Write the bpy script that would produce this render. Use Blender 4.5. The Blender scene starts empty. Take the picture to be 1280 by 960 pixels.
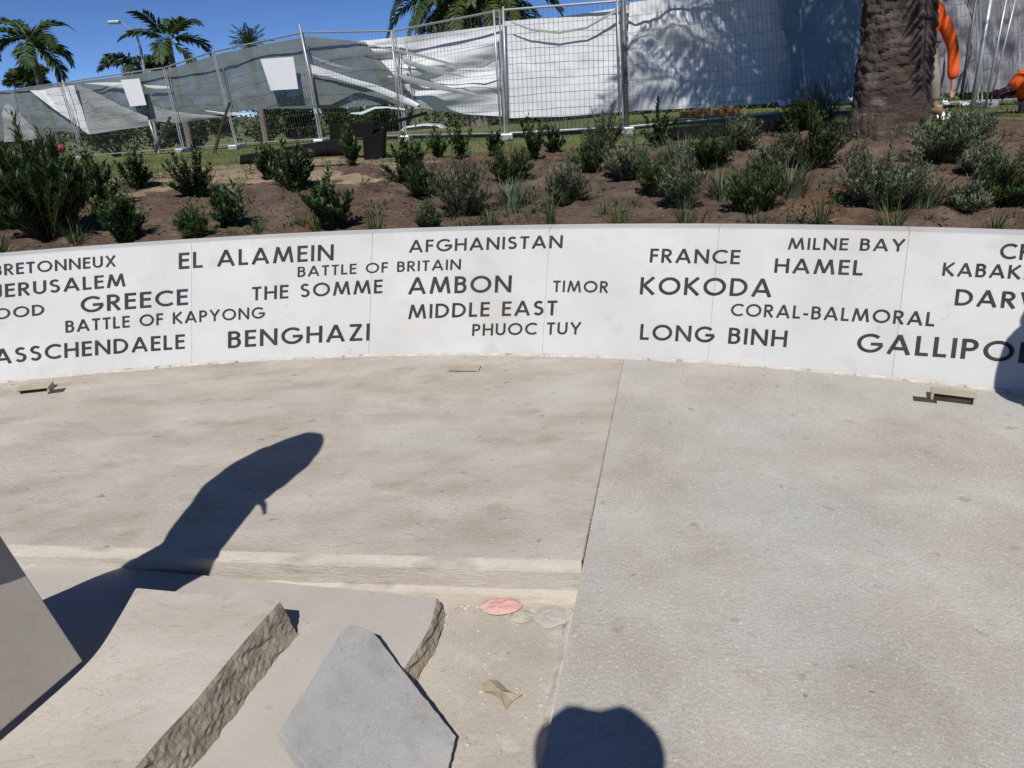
import bpy, bmesh, math, random
from math import sin, cos, pi, sqrt, hypot, atan2, radians
from mathutils import Vector, Matrix, noise
R_ = random.Random(7)
SC = bpy.context.scene
COL = SC.collection

# ------------------------------------------------------------------ camera
EYE = Vector((0, 0, 1.6)); FPX = 864.2; PITCH = .386; ROLL = -.051
_f = Vector((0, cos(PITCH), -sin(PITCH))); _r = Vector((1, 0, 0)); _u = _r.cross(_f)
CR = cos(ROLL)*_r + sin(ROLL)*_u; CU = -sin(ROLL)*_r + cos(ROLL)*_u; CF = _f
cd = bpy.data.cameras.new('camera'); cam = bpy.data.objects.new('camera', cd); COL.objects.link(cam)
cam.matrix_world = Matrix(((CR.x, CU.x, -CF.x, EYE.x), (CR.y, CU.y, -CF.y, EYE.y), (CR.z, CU.z, -CF.z, EYE.z), (0, 0, 0, 1)))
cd.sensor_width = 36; cd.lens = 36*FPX/1280; cd.clip_start = .03; cd.clip_end = 20000
SC.camera = cam
SC.render.resolution_x = 1024; SC.render.resolution_y = 768

def ray(px, py):
    return (CF + CR*((px-640)/FPX) - CU*((py-480)/FPX)).normalized()
def onz(px, py, z=0.0):
    d = ray(px, py); k = (z-EYE.z)/d.z
    return EYE + d*k
def atd(px, py, y):
    d = ray(px, py); return EYE + d*(y/d.y)

# ------------------------------------------------------------------ sun, sky, exposure
ANTI = ray(738, 928)
TOSUN = -ANTI
w = bpy.data.worlds.new('World'); SC.world = w; w.use_nodes = True
nt = w.node_tree; nt.nodes.clear()
sk = nt.nodes.new('ShaderNodeTexSky'); sk.sky_type = 'NISHITA'; sk.sun_disc = False
sk.sun_elevation = math.asin(TOSUN.z); sk.sun_rotation = atan2(TOSUN.x, TOSUN.y)
sk.air_density = .45; sk.dust_density = 0; sk.ozone_density = 9; sk.altitude = 2500
bg = nt.nodes.new('ShaderNodeBackground'); bg.inputs[1].default_value = .104
wo = nt.nodes.new('ShaderNodeOutputWorld')
nt.links.new(sk.outputs[0], bg.inputs[0]); nt.links.new(bg.outputs[0], wo.inputs[0])
sd = bpy.data.lights.new('sun', 'SUN'); sd.energy = 4.05; sd.angle = radians(.5); sd.color = (1, .95, .88)
so = bpy.data.objects.new('sun', sd); COL.objects.link(so)
so.rotation_euler = TOSUN.to_track_quat('Z', 'Y').to_euler(); so.location = (-3, -8, 12)
SC.view_settings.view_transform = 'Standard'; SC.view_settings.look = 'None'
SC.view_settings.exposure = 0.05; SC.view_settings.gamma = 1; SC.view_settings.use_curve_mapping = False

# ------------------------------------------------------------------ helpers
class MB:
    def __init__(s): s.v = []; s.f = []
    def vert(s, p): s.v.append(tuple(p)); return len(s.v)-1
    def face(s, pts): s.f.append([s.vert(p) for p in pts])
    def grid(s, rows, flip=False):
        b = len(s.v); n = len(rows[0])
        for r in rows: s.v += [tuple(p) for p in r]
        for i in range(len(rows)-1):
            for j in range(n-1):
                q = [b+i*n+j, b+i*n+j+1, b+(i+1)*n+j+1, b+(i+1)*n+j]
                s.f.append(q[::-1] if flip else q)
    def box(s, a, b):
        x0, y0, z0 = a; x1, y1, z1 = b; k = len(s.v)
        s.v += [(x0,y0,z0),(x1,y0,z0),(x1,y1,z0),(x0,y1,z0),(x0,y0,z1),(x1,y0,z1),(x1,y1,z1),(x0,y1,z1)]
        s.f += [[k+i for i in q] for q in ((0,3,2,1),(4,5,6,7),(0,1,5,4),(1,2,6,5),(2,3,7,6),(3,0,4,7))]
    def prism(s, pts, dn):              # pts a loop (counter-clockwise seen from outside), dn the offset of the far side
        k = len(s.v); n = len(pts); dn = Vector(dn)
        s.v += [tuple(p) for p in pts] + [tuple(Vector(p)+dn) for p in pts]
        s.f.append([k+i for i in range(n)]); s.f.append([k+n+i for i in range(n)][::-1])
        for i in range(n):
            j = (i+1) % n; s.f.append([k+j, k+i, k+n+i, k+n+j])
    def tube(s, pts, rad, n=6, cap=True):
        pts = [Vector(p) for p in pts]; k = len(s.v); m = len(pts)
        if not isinstance(rad, (list, tuple)): rad = [rad]*m
        ref = None
        for i, p in enumerate(pts):
            t = (pts[min(i+1, m-1)]-pts[max(i-1, 0)]).normalized()
            if ref is None: ref = Vector((1, 0, 0)) if abs(t.x) < .8 else Vector((0, 1, 0))
            a = (ref-t*ref.dot(t)).normalized(); b = t.cross(a); ref = a
            for j in range(n):
                an = 2*pi*j/n; s.v.append(tuple(p+(a*cos(an)+b*sin(an))*rad[i]))
        for i in range(m-1):
            for j in range(n):
                s.f.append([k+i*n+j, k+i*n+(j+1) % n, k+(i+1)*n+(j+1) % n, k+(i+1)*n+j])
        if cap:
            s.f.append([k+j for j in range(n)][::-1]); s.f.append([k+(m-1)*n+j for j in range(n)])
    def build(s, name, mat, parent=None, smooth=False, org=None):
        me = bpy.data.meshes.new(name)
        vs = s.v
        me.from_pydata(vs, [], s.f); me.update()
        if smooth: me.polygons.foreach_set('use_smooth', [True]*len(me.polygons))
        o = bpy.data.objects.new(name, me); COL.objects.link(o); me.materials.append(mat)
        if org is not None: o.location = org
        if parent is not None: o.parent = parent
        return o
def tag(o, label=None, cat=None, group=None, kind=None):
    if label: o['label'] = label
    if cat: o['category'] = cat
    if group: o['group'] = group
    if kind: o['kind'] = kind
    return o
def empty(name, loc=(0, 0, 0), rz=0):
    o = bpy.data.objects.new(name, None); COL.objects.link(o); o.location = loc; o.rotation_euler = (0, 0, rz)
    o.empty_display_size = .1; return o
def sm(x): x = max(0, min(1, x)); return x*x*(3-2*x)
def fbm(x, y, z=0, o=4): return noise.fractal(Vector((x, y, z)), 1.0, 2.0, o)
def bevel(o, wd, seg=2):
    m = o.modifiers.new('bevel', 'BEVEL'); m.width = wd; m.segments = seg; m.limit_method = 'ANGLE'; m.angle_limit = radians(40)
    return o

# ------------------------------------------------------------------ materials
def mat(name, cols, scale=4, rough=.85, bump=.3, bscale=None, dist=.01, detail=8, spec=.3, extra=None, stretch=None, metal=0, trans=0, vari=None, veins=None, fleck=None):
    """cols: list of (position, rgb) for a noise ramp, extra: list of (rgb, scale, lo, hi, amount) patches laid over it"""
    m = bpy.data.materials.new(name); m.use_nodes = True; t = m.node_tree; N = t.nodes; L = t.links; N.clear()
    out = N.new('ShaderNodeOutputMaterial'); bs = N.new('ShaderNodeBsdfPrincipled')
    tc = N.new('ShaderNodeTexCoord'); mp = N.new('ShaderNodeMapping'); L.new(tc.outputs['Object'], mp.inputs[0])
    if stretch: mp.inputs['Scale'].default_value = stretch
    n = N.new('ShaderNodeTexNoise'); n.inputs['Scale'].default_value = scale; n.inputs['Detail'].default_value = detail; n.inputs['Roughness'].default_value = .62
    L.new(mp.outputs[0], n.inputs['Vector'])
    r = N.new('ShaderNodeValToRGB'); e = r.color_ramp.elements
    while len(e) < len(cols): e.new(.5)
    for i, (p, c) in enumerate(cols): e[i].position = p; e[i].color = (*c, 1)
    L.new(n.outputs[0], r.inputs[0]); c = r.outputs[0]
    for rgb, sc, lo, hi, am in (extra or []):
        n2 = N.new('ShaderNodeTexNoise'); n2.inputs['Scale'].default_value = sc; n2.inputs['Detail'].default_value = 5
        L.new(mp.outputs[0], n2.inputs['Vector'])
        mr = N.new('ShaderNodeMapRange'); mr.inputs[1].default_value = lo; mr.inputs[2].default_value = hi; mr.inputs[4].default_value = am
        L.new(n2.outputs[0], mr.inputs[0])
        mx = N.new('ShaderNodeMix'); mx.data_type = 'RGBA'; mx.inputs[7].default_value = (*rgb, 1)
        L.new(mr.outputs[0], mx.inputs[0]); L.new(c, mx.inputs[6]); c = mx.outputs[2]
    for rgb, sc, wd, am, dst in (veins or []):                   # thin irregular lines where a distorted noise crosses its middle
        n2 = N.new('ShaderNodeTexNoise'); n2.inputs['Scale'].default_value = sc; n2.inputs['Detail'].default_value = 6; n2.inputs['Distortion'].default_value = dst
        L.new(mp.outputs[0], n2.inputs['Vector'])
        sb = N.new('ShaderNodeMath'); sb.operation = 'SUBTRACT'; sb.inputs[1].default_value = .5; L.new(n2.outputs[0], sb.inputs[0])
        ab = N.new('ShaderNodeMath'); ab.operation = 'ABSOLUTE'; L.new(sb.outputs[0], ab.inputs[0])
        mr = N.new('ShaderNodeMapRange'); mr.inputs[1].default_value = 0; mr.inputs[2].default_value = wd; mr.inputs[3].default_value = am; mr.inputs[4].default_value = 0
        L.new(ab.outputs[0], mr.inputs[0])
        mx = N.new('ShaderNodeMix'); mx.data_type = 'RGBA'; mx.inputs[7].default_value = (*rgb, 1)
        L.new(mr.outputs[0], mx.inputs[0]); L.new(c, mx.inputs[6]); c = mx.outputs[2]
    for sc, lo, hi in (fleck or []):                             # grain of single cells, lighter and darker
        vo = N.new('ShaderNodeTexVoronoi'); vo.inputs['Scale'].default_value = sc; L.new(mp.outputs[0], vo.inputs['Vector'])
        sx = N.new('ShaderNodeSeparateColor'); L.new(vo.outputs['Color'], sx.inputs[0])
        mr = N.new('ShaderNodeMapRange'); mr.inputs[3].default_value = lo; mr.inputs[4].default_value = hi; L.new(sx.outputs[0], mr.inputs[0])
        hs = N.new('ShaderNodeHueSaturation'); L.new(mr.outputs[0], hs.inputs['Value']); L.new(c, hs.inputs['Color']); c = hs.outputs[0]
    if vari:
        oi = N.new('ShaderNodeObjectInfo'); ge = N.new('ShaderNodeNewGeometry')
        ad = N.new('ShaderNodeMath'); ad.operation = 'ADD'; L.new(oi.outputs['Random'], ad.inputs[0]); L.new(ge.outputs['Random Per Island'], ad.inputs[1])
        mr = N.new('ShaderNodeMapRange'); mr.inputs[2].default_value = 2; mr.inputs[3].default_value = 1-vari; mr.inputs[4].default_value = 1+vari
        L.new(ad.outputs[0], mr.inputs[0])
        hs = N.new('ShaderNodeHueSaturation'); L.new(mr.outputs[0], hs.inputs['Value']); L.new(c, hs.inputs['Color']); c = hs.outputs[0]
    L.new(c, bs.inputs['Base Color'])
    bs.inputs['Roughness'].default_value = rough; bs.inputs['Specular IOR Level'].default_value = spec; bs.inputs['Metallic'].default_value = metal
    if bump:
        nb = N.new('ShaderNodeTexNoise'); nb.inputs['Scale'].default_value = bscale or scale*6; nb.inputs['Detail'].default_value = 8
        nb.inputs['Roughness'].default_value = .7
        L.new(mp.outputs[0], nb.inputs['Vector'])
        bp = N.new('ShaderNodeBump'); bp.inputs['Strength'].default_value = bump; bp.inputs['Distance'].default_value = dist
        L.new(nb.outputs[0], bp.inputs['Height']); L.new(bp.outputs[0], bs.inputs['Normal'])
    sh = bs.outputs[0]
    if trans > 0:                       # light through leaf or cloth
        tr = N.new('ShaderNodeBsdfTranslucent'); L.new(c, tr.inputs[0]); ms = N.new('ShaderNodeMixShader'); ms.inputs[0].default_value = trans
        L.new(sh, ms.inputs[1]); L.new(tr.outputs[0], ms.inputs[2]); sh = ms.outputs[0]
    if trans < 0:                       # open weave that one sees through
        tr = N.new('ShaderNodeBsdfTransparent'); ms = N.new('ShaderNodeMixShader'); ms.inputs[0].default_value = -trans
        L.new(sh, ms.inputs[1]); L.new(tr.outputs[0], ms.inputs[2]); sh = ms.outputs[0]
    L.new(sh, out.inputs[0]); return m
M = {}
M['slab_beige'] = mat('beige_concrete', [(.3, (.40, .355, .30)), (.5, (.495, .45, .39)), (.7, (.58, .54, .475))], 1.9, .92, .7, 42, .008,
    extra=[((.27, .235, .18), 2.6, .56, .70, .36), ((.30, .26, .20), 6.5, .60, .72, .4), ((.57, .56, .535), 1.1, .52, .66, .5), ((.19, .165, .13), 10, .665, .72, .65), ((.63, .60, .54), 24, .60, .70, .45), ((.25, .21, .16), 40, .66, .72, .6)],
    stretch=(1, 1.9, 1), fleck=[(260, .93, 1.07)], veins=[((.30, .26, .21), 1.7, .006, .35, 1.5)])
M['slab_grey'] = mat('grey_concrete', [(.3, (.405, .375, .33)), (.5, (.49, .46, .415)), (.7, (.57, .545, .50))], 2.3, .92, .7, 70, .008,
    extra=[((.48, .49, .465), 1.3, .48, .64, .6), ((.50, .43, .365), 2.6, .54, .68, .5), ((.27, .235, .19), 8, .65, .72, .6), ((.20, .17, .14), 26, .70, .74, .7), ((.72, .71, .69), 60, .60, .68, .5), ((.2, .18, .15), 90, .68, .74, .5)],
    fleck=[(330, .88, 1.12), (120, .96, 1.04)], veins=[((.33, .29, .24), 1.3, .005, .3, 2)])
M['riser'] = mat('cast_edge_concrete', [(.3, (.44, .40, .34)), (.5, (.505, .468, .408)), (.7, (.565, .53, .475))], 3, .9, .7, 40, .008,
    extra=[((.28, .245, .19), 6, .56, .68, .6), ((.57, .55, .51), 9, .56, .68, .5)], stretch=(.6, 1, 3), fleck=[(200, .92, 1.08)])
M['lower'] = mat('dusty_screed', [(.3, (.44, .395, .335)), (.7, (.56, .51, .45))], 3, .95, .6, 40, .008, extra=[((.64, .62, .58), 9, .6, .7, .5), ((.30, .26, .21), 7, .66, .74, .5), ((.22, .19, .15), 30, .70, .75, .6)], fleck=[(240, .93, 1.07)])
M['wall'] = mat('white_precast', [(.3, (.49, .495, .49)), (.7, (.57, .575, .58))], 1.5, .75, .2, 70, .003, extra=[((.45, .42, .37), 2.1, .54, .72, .45), ((.44, .48, .46), 1.2, .48, .7, .5), ((.42, .40, .37), 5, .60, .72, .35), ((.36, .34, .3), 14, .68, .76, .4), ((.40, .38, .34), 60, .70, .76, .5)], fleck=[(300, .965, 1.03)], vari=.025)
M['letter'] = mat('dark_grey_lettering', [(.3, (.024, .027, .032)), (.7, (.05, .053, .060))], 12, .7, 0, spec=.12)
M['mortar'] = mat('pale_mortar', [(.3, (.46, .42, .35)), (.7, (.66, .63, .57))], 14, .95, .6, 60, .006, extra=[((.2, .16, .11), 16, .6, .68, .7)])
M['stone_cream'] = mat('sawn_sandstone', [(.3, (.45, .405, .35)), (.55, (.555, .515, .455)), (.75, (.61, .575, .515))], 2.4, .85, .25, 45, .004,
    extra=[((.36, .30, .235), 3.4, .60, .68, .55), ((.42, .36, .28), 7.5, .60, .70, .35), ((.3, .26, .2), 40, .68, .74, .5)], stretch=(.6, 1.6, 1), fleck=[(260, .94, 1.06)], veins=[((.33, .27, .20), 3.2, .010, .55, 2.5), ((.40, .34, .27), 7, .012, .35, 1.5)])
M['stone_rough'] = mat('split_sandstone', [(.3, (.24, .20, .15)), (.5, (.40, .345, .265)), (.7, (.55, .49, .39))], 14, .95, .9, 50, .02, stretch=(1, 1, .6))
M['stone_tan'] = mat('smooth_sandstone', [(.3, (.43, .395, .355)), (.7, (.52, .485, .445))], 2.2, .85, .2, 60, .003, extra=[((.6, .57, .52), 8, .6, .72, .4), ((.32, .28, .23), 12, .66, .72, .45)], fleck=[(260, .95, 1.05)])
M['stone_grey'] = mat('honed_grey_stone', [(.3, (.36, .325, .28)), (.7, (.43, .39, .345))], 3, .7, .2, 80, .002, stretch=(1, 3, 1), extra=[((.28, .25, .22), 9, .6, .75, .4)], fleck=[(300, .95, 1.05)], veins=[((.27, .24, .21), 5, .008, .3, .5)])
M['paver'] = mat('cement_paver', [(.3, (.33, .325, .31)), (.5, (.405, .40, .385)), (.7, (.48, .475, .455))], 5, .85, .35, 70, .004,
    extra=[((.20, .185, .16), 7, .56, .70, .6), ((.36, .375, .39), 2.5, .5, .66, .4), ((.5, .5, .49), 30, .64, .74, .4), ((.22, .19, .15), 3.2, .58, .68, .4)], fleck=[(300, .92, 1.08)], veins=[((.2, .19, .17), 6, .008, .35, 1)])
M['soil'] = mat('red_brown_soil', [(.25, (.068, .046, .035)), (.5, (.14, .097, .074)), (.75, (.23, .168, .13))], 3.5, 1, 1, 30, .03,
    extra=[((.19, .085, .05), .55, .54, .66, .55), ((.115, .09, .075), .8, .5, .66, .6), ((.04, .03, .02), 5, .56, .68, .5), ((.35, .28, .21), 28, .66, .74, .6)])
M['sand'] = mat('sandy_soil', [(.3, (.22, .17, .11)), (.5, (.33, .26, .175)), (.7, (.42, .34, .24))], 2.2, 1, .8, 40, .02, extra=[((.14, .13, .06), 1.6, .5, .62, .6), ((.12, .08, .055), 4, .6, .7, .6)])
M['clod'] = mat('soil_clods', [(.3, (.09, .055, .038)), (.7, (.23, .15, .105))], 9, 1, .6, vari=.35)
M['chip'] = mat('stone_chips', [(.3, (.38, .34, .28)), (.7, (.62, .58, .5))], 20, .95, .4, vari=.3)
M['lawn'] = mat('lawn_turf', [(.3, (.07, .10, .03)), (.5, (.12, .15, .05)), (.7, (.21, .20, .09))], 1.1, .95, .8, 40, .03, extra=[((.30, .24, .14), .35, .55, .7, .6)])
M['grass'] = mat('grass_blades', [(.3, (.09, .13, .035)), (.7, (.19, .21, .08))], 1, .8, 0, trans=.3, vari=.4)
M['leaf_dark'] = mat('dark_green_leaves', [(.3, (.034, .072, .022)), (.7, (.08, .135, .042))], 6, .5, 0, trans=.22, vari=.6, spec=.3)
M['leaf_mid'] = mat('green_leaves', [(.3, (.035, .075, .02)), (.7, (.07, .12, .035))], 6, .55, 0, trans=.25, vari=.6)
M['leaf_grey'] = mat('grey_green_leaves', [(.3, (.09, .125, .07)), (.7, (.20, .235, .15))], 6, .7, 0, trans=.2, vari=.6)
M['leaf_lime'] = mat('yellow_green_leaves', [(.3, (.06, .10, .022)), (.7, (.12, .17, .04))], 6, .6, 0, trans=.3, vari=.4)
M['leaf_straw'] = mat('dry_straw_leaves', [(.3, (.18, .13, .06)), (.7, (.30, .24, .12))], 6, .8, 0, trans=.2, vari=.4)
M['stem'] = mat('woody_stem', [(.3, (.08, .06, .04)), (.7, (.16, .12, .08))], 20, .9, .3)
M['palm_leaf'] = mat('palm_leaflets', [(.3, (.035, .07, .02)), (.7, (.085, .12, .035))], 3, .5, 0, trans=.25, vari=.5)
M['palm_rachis'] = mat('palm_leaf_stalk', [(.3, (.12, .13, .05)), (.7, (.2, .2, .09))], 9, .6, 0)
M['bark'] = mat('palm_bark', [(.25, (.038, .029, .024)), (.5, (.085, .065, .052)), (.75, (.17, .135, .11))], 5, .95, 1, 26, .03,
    extra=[((.30, .25, .235), 2.3, .56, .68, .5), ((.045, .035, .03), 6, .58, .7, .6)], stretch=(1, 1, 2.2))
M['far_bark'] = mat('grey_trunk_bark', [(.3, (.13, .11, .09)), (.7, (.24, .21, .18))], 4, .9, .4)
M['galv'] = mat('galvanised_steel', [(.3, (.38, .39, .40)), (.7, (.55, .56, .57))], 30, .45, 0, metal=.55, spec=.5)
M['galv_dark'] = mat('weathered_steel', [(.3, (.10, .105, .11)), (.7, (.2, .2, .21))], 30, .5, 0, metal=.4)
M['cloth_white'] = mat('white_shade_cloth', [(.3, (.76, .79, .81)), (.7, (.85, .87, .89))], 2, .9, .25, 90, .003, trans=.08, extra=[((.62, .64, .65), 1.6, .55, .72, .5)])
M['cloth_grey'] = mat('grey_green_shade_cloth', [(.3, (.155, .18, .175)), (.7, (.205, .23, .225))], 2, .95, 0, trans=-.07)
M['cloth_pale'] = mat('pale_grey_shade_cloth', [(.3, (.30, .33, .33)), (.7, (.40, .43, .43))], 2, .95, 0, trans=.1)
M['cloth_blue'] = mat('blue_grey_tarp', [(.3, (.17, .24, .32)), (.7, (.25, .33, .42))], 2, .7, .2, 40, .01)
M['tarp_grey'] = mat('pale_mauve_tarp', [(.3, (.20, .20, .24)), (.7, (.34, .34, .38))], 2, .8, .3, 14, .02)
M['board'] = mat('white_sign_board', [(.3, (.72, .74, .78)), (.7, (.8, .82, .85))], 2, .6, 0)
M['black'] = mat('black_plastic', [(.3, (.004, .004, .004)), (.7, (.010, .010, .010))], 6, .8, .2, spec=.15)
M['dark_stake'] = mat('dark_timber_stake', [(.3, (.03, .028, .02)), (.7, (.07, .06, .045))], 20, .8, .3)
M['ply'] = mat('dusty_plywood', [(.3, (.36, .31, .22)), (.7, (.52, .46, .36))], 12, .9, .3, stretch=(1, 5, 1))
M['ply_dark'] = mat('box_shade_lining', [(.3, (.04, .032, .025)), (.7, (.09, .07, .05))], 12, .9, .3)  # dark brown carries the shade inside the recess boxes
M['pink'] = mat('pink_marking_paint', [(.35, (.60, .30, .28)), (.55, (.64, .42, .38)), (.68, (.52, .46, .39))], 26, .95, .6, 60, .006)
M['cardboard'] = mat('brown_leaf', [(.3, (.30, .25, .17)), (.7, (.44, .39, .29))], 30, .9, .4)
M['orange'] = mat('orange_work_shirt', [(.3, (.86, .10, .015)), (.7, (.95, .16, .03))], 7, .8, .3, 20, .01)
M['silver'] = mat('reflective_band', [(.3, (.45, .47, .45)), (.7, (.6, .62, .6))], 20, .4, 0)
M['khaki'] = mat('khaki_trousers', [(.3, (.22, .20, .17)), (.7, (.34, .32, .28))], 7, .9, .4, 20, .01)
M['navy'] = mat('navy_trousers', [(.3, (.012, .014, .022)), (.7, (.03, .033, .045))], 7, .9, .3, 20, .01)
M['bluecol'] = mat('blue_jacket', [(.3, (.02, .06, .12)), (.7, (.04, .10, .18))], 7, .9, .3, 20, .01)
M['skin'] = mat('skin', [(.3, (.38, .22, .15)), (.7, (.46, .28, .2))], 9, .55, 0)
M['glove'] = mat('dark_glove', [(.3, (.05, .02, .03)), (.7, (.10, .04, .05))], 9, .8, 0)
M['hair'] = mat('dark_hair', [(.3, (.02, .013, .01)), (.7, (.05, .035, .025))], 40, .7, .4)
M['boot'] = mat('tan_boots', [(.3, (.12, .08, .05)), (.7, (.2, .14, .09))], 9, .8, .2)
M['car'] = mat('white_car_paint', [(.3, (.6, .61, .62)), (.7, (.64, .65, .66))], 2, .25, 0, spec=.6)
M['glass'] = mat('dark_car_glass', [(.3, (.02, .025, .03)), (.7, (.03, .035, .04))], 2, .08, 0, spec=.8)
M['rubber'] = mat('rubber', [(.3, (.015, .015, .015)), (.7, (.03, .03, .03))], 9, .8, 0)
M['brick'] = mat('orange_brick', [(.3, (.42, .16, .06)), (.7, (.60, .30, .11))], 3, .9, .3, vari=.4)
M['timber'] = mat('yellow_timber', [(.3, (.42, .29, .13)), (.7, (.56, .40, .2))], 8, .85, .2, stretch=(1, 6, 1))
M['red'] = mat('red_plastic', [(.3, (.22, .02, .03)), (.7, (.34, .05, .06))], 5, .5, 0)
M['base'] = mat('far_ground', [(.3, (.08, .11, .04)), (.7, (.16, .17, .08))], .02, 1, 0)

# ------------------------------------------------------------------ the curved name wall and paving
CX, CY, RW, TW, HW = -1.627, -4.05, 8.668, .653, .770
SL = sqrt(1+TW*TW)
JT = [-.215, -.071, .073, .214, .339, .460, .585]          # panel joints as angles on the arc
def wp(th, z, off=0):
    rad = RW+TW*z-off/SL
    return Vector((CX+rad*sin(th), CY+rad*cos(th), z+off*TW/SL))
def onwall(px, py):
    d = ray(px, py); lo, hi = 1.0, 20.0
    g = lambda k: (lambda p: hypot(p.x-CX, p.y-CY)-(RW+TW*p.z))(EYE+d*k)
    for _ in range(50):
        mid = (lo+hi)/2
        if g(mid) < 0: lo = mid
        else: hi = mid
    p = EYE+d*lo; return atan2(p.x-CX, p.y-CY), p.z
def arc(a, b, n, rho, z=0):
    return [Vector((CX+rho*sin(a+(b-a)*i/n), CY+rho*cos(a+(b-a)*i/n), z)) for i in range(n+1)]

wall = empty('memorial_wall', wp(.15, 0))
tag(wall, 'low curved white wall with dark place names on its sloping face', 'wall')
def addto(o, par):
    o.parent = par; o.matrix_parent_inverse = Matrix.Translation(par.location).inverted(); return o
ends = [-.62, -.5, -.358] + JT + [.71, .835, .95]
for k in range(len(ends)-1):
    a, b = ends[k]+.00013, ends[k+1]-.00013
    prof = [(-.06, 0), (0, 0), (.2, 0), (.4, 0), (.6, 0), (HW-.008, 0), (HW, -.006)]
    m = MB(); n = 10; rows = []
    jit = R_.uniform(-.0015, .0015)
    for i in range(n+1):
        th = a+(b-a)*i/n
        r = [wp(th, z, off+jit) for z, off in prof]
        top = wp(th, HW+.002)
        er = Vector((sin(th), cos(th), 0))
        r += [top+er*.16+Vector((0, 0, -.002)), top+er*.17+Vector((0, 0, -.02)), top+er*.17+Vector((0, 0, -.6))]
        rows.append(r)
    m.grid(rows)
    m.f.append([j for j in range(len(rows[0]))][::-1]); bb = n*len(rows[0]); m.f.append([bb+j for j in range(len(rows[0]))])
    addto(m.build('panel', M['wall']), wall)
# dark backing seen in the open joints
m = MB(); rows = []
for i in range(61):
    th = ends[0]+(ends[-1]-ends[0])*i/60; er = Vector((sin(th), cos(th), 0))
    rows.append([wp(th, z, -.006) for z in (-.05, .3, HW-.02)])
m.grid(rows); addto(m.build('backing', M['stone_rough']), wall)

# lettering: each glyph is a set of centre-line strokes, cap height 1
SW = .155
def arcp(cx, cy, rx, ry, a0, a1, n=14): return [(cx+rx*cos(radians(a0+(a1-a0)*i/n)), cy+ry*sin(radians(a0+(a1-a0)*i/n))) for i in range(n+1)]
h = SW/2; T = 1-h; O_ = arcp(.5, .5, .5-h, .5-h+.005, 0, 360, 28)
G = {
 'A': (.86, [[(h*.9, 0), (.43, 1)], [(.86-h*.9, 0), (.43, 1)], [(.2, .3), (.66, .3)]]),
 'B': (.58, [[(h, 0), (h, 1)], [(h, T), (.28, T)]+arcp(.28, .74, .19, T-.74, 90, -90, 10)+[(h, .74*2-T)], [(h, .56), (.30, .56)]+arcp(.30, .28+h*.45, .28-h, .56-(.28+h*.45), 90, -90, 10)+[(h, h)]]),
 'C': (.80, [arcp(.5, .5, .5-h, .5-h, 48, 312, 20)]),
 'D': (.76, [[(h, 0), (h, 1)], [(h, T), (.26, T)]+arcp(.26, .5, .5-h, .5-h, 90, -90, 16)+[(h, h)]]),
 'E': (.50, [[(h, 0), (h, 1)], [(h, T), (.50, T)], [(h, .53), (.47, .53)], [(h, h), (.50, h)]]),
 'F': (.47, [[(h, 0), (h, 1)], [(h, T), (.47, T)], [(h, .51), (.44, .51)]]),
 'G': (.96, [arcp(.5, .5, .5-h, .5-h, 45, 352, 22), [(.52, .46), (.96, .46)]]),
 'H': (.72, [[(h, 0), (h, 1)], [(.72-h, 0), (.72-h, 1)], [(h, .52), (.72-h, .52)]]),
 'I': (.155, [[(h, 0), (h, 1)]]),
 'J': (.34, [[(.34-h, 1), (.34-h, .25)]+arcp(.34-h-.17, .25, .17, .25-h, 0, -110, 8)]),
 'K': (.68, [[(h, 0), (h, 1)], [(.61, 1.0), (.13, .48)], [(.16, .56), (.64, 0.0)]]),
 'L': (.46, [[(h, 0), (h, 1)], [(h, h), (.46, h)]]),
 'M': (1.02, [[(.08, 0), (.235, 1)], [(.235, .97), (.51, .08)], [(.51, .08), (.785, .97)], [(.785, 1), (.94, 0)]]),
 'N': (.78, [[(h, 0), (h, 1)], [(h, .96), (.78-h, .04)], [(.78-h, 0), (.78-h, 1)]]),
 'O': (1.0, [O_]),
 'P': (.56, [[(h, 0), (h, 1)], [(h, T), (.28, T)]+arcp(.28, .70, .205, T-.70, 90, -90, 10)+[(h, 1.4-T)]]),
 'R': (.60, [[(h, 0), (h, 1)], [(h, T), (.28, T)]+arcp(.28, .71, .20, T-.71, 90, -90, 10)+[(h, 1.42-T)], [(.24, .50), (.54, 0)]]),
 'S': (.56, [arcp(.28, .735, .19, 1-.735-h, 35, 250, 12)+arcp(.27, .30, .205, .30-h, 75, -150, 12)]),
 'T': (.54, [[(.27, 0), (.27, .98)], [(0, T), (.54, T)]]),
 'U': (.68, [[(h, 1), (h, .34)]+arcp(.34, .34, .34-h, .34-h, 180, 360, 12)+[(.68-h, 1)]]),
 'W': (1.2, [[(.06, 1), (.33, 0)], [(.33, 0), (.6, .95)], [(.6, .95), (.87, 0)], [(.87, 0), (1.14, 1)]]),
 'X': (.74, [[(.08, 0), (.66, 1)], [(.08, 1), (.66, 0)]]),
 'Y': (.74, [[(.37, 0), (.37, .47)], [(.06, 1), (.37, .44)], [(.68, 1), (.37, .44)]]),
 'Z': (.62, [[(.03, T), (.56, T)], [(.53, .96), (.09, .04)], [(.05, h), (.62, h)]]),
 '-': (.34, [[(.02, .36), (.32, .36)]]), ' ': (.34, []),
}
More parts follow.
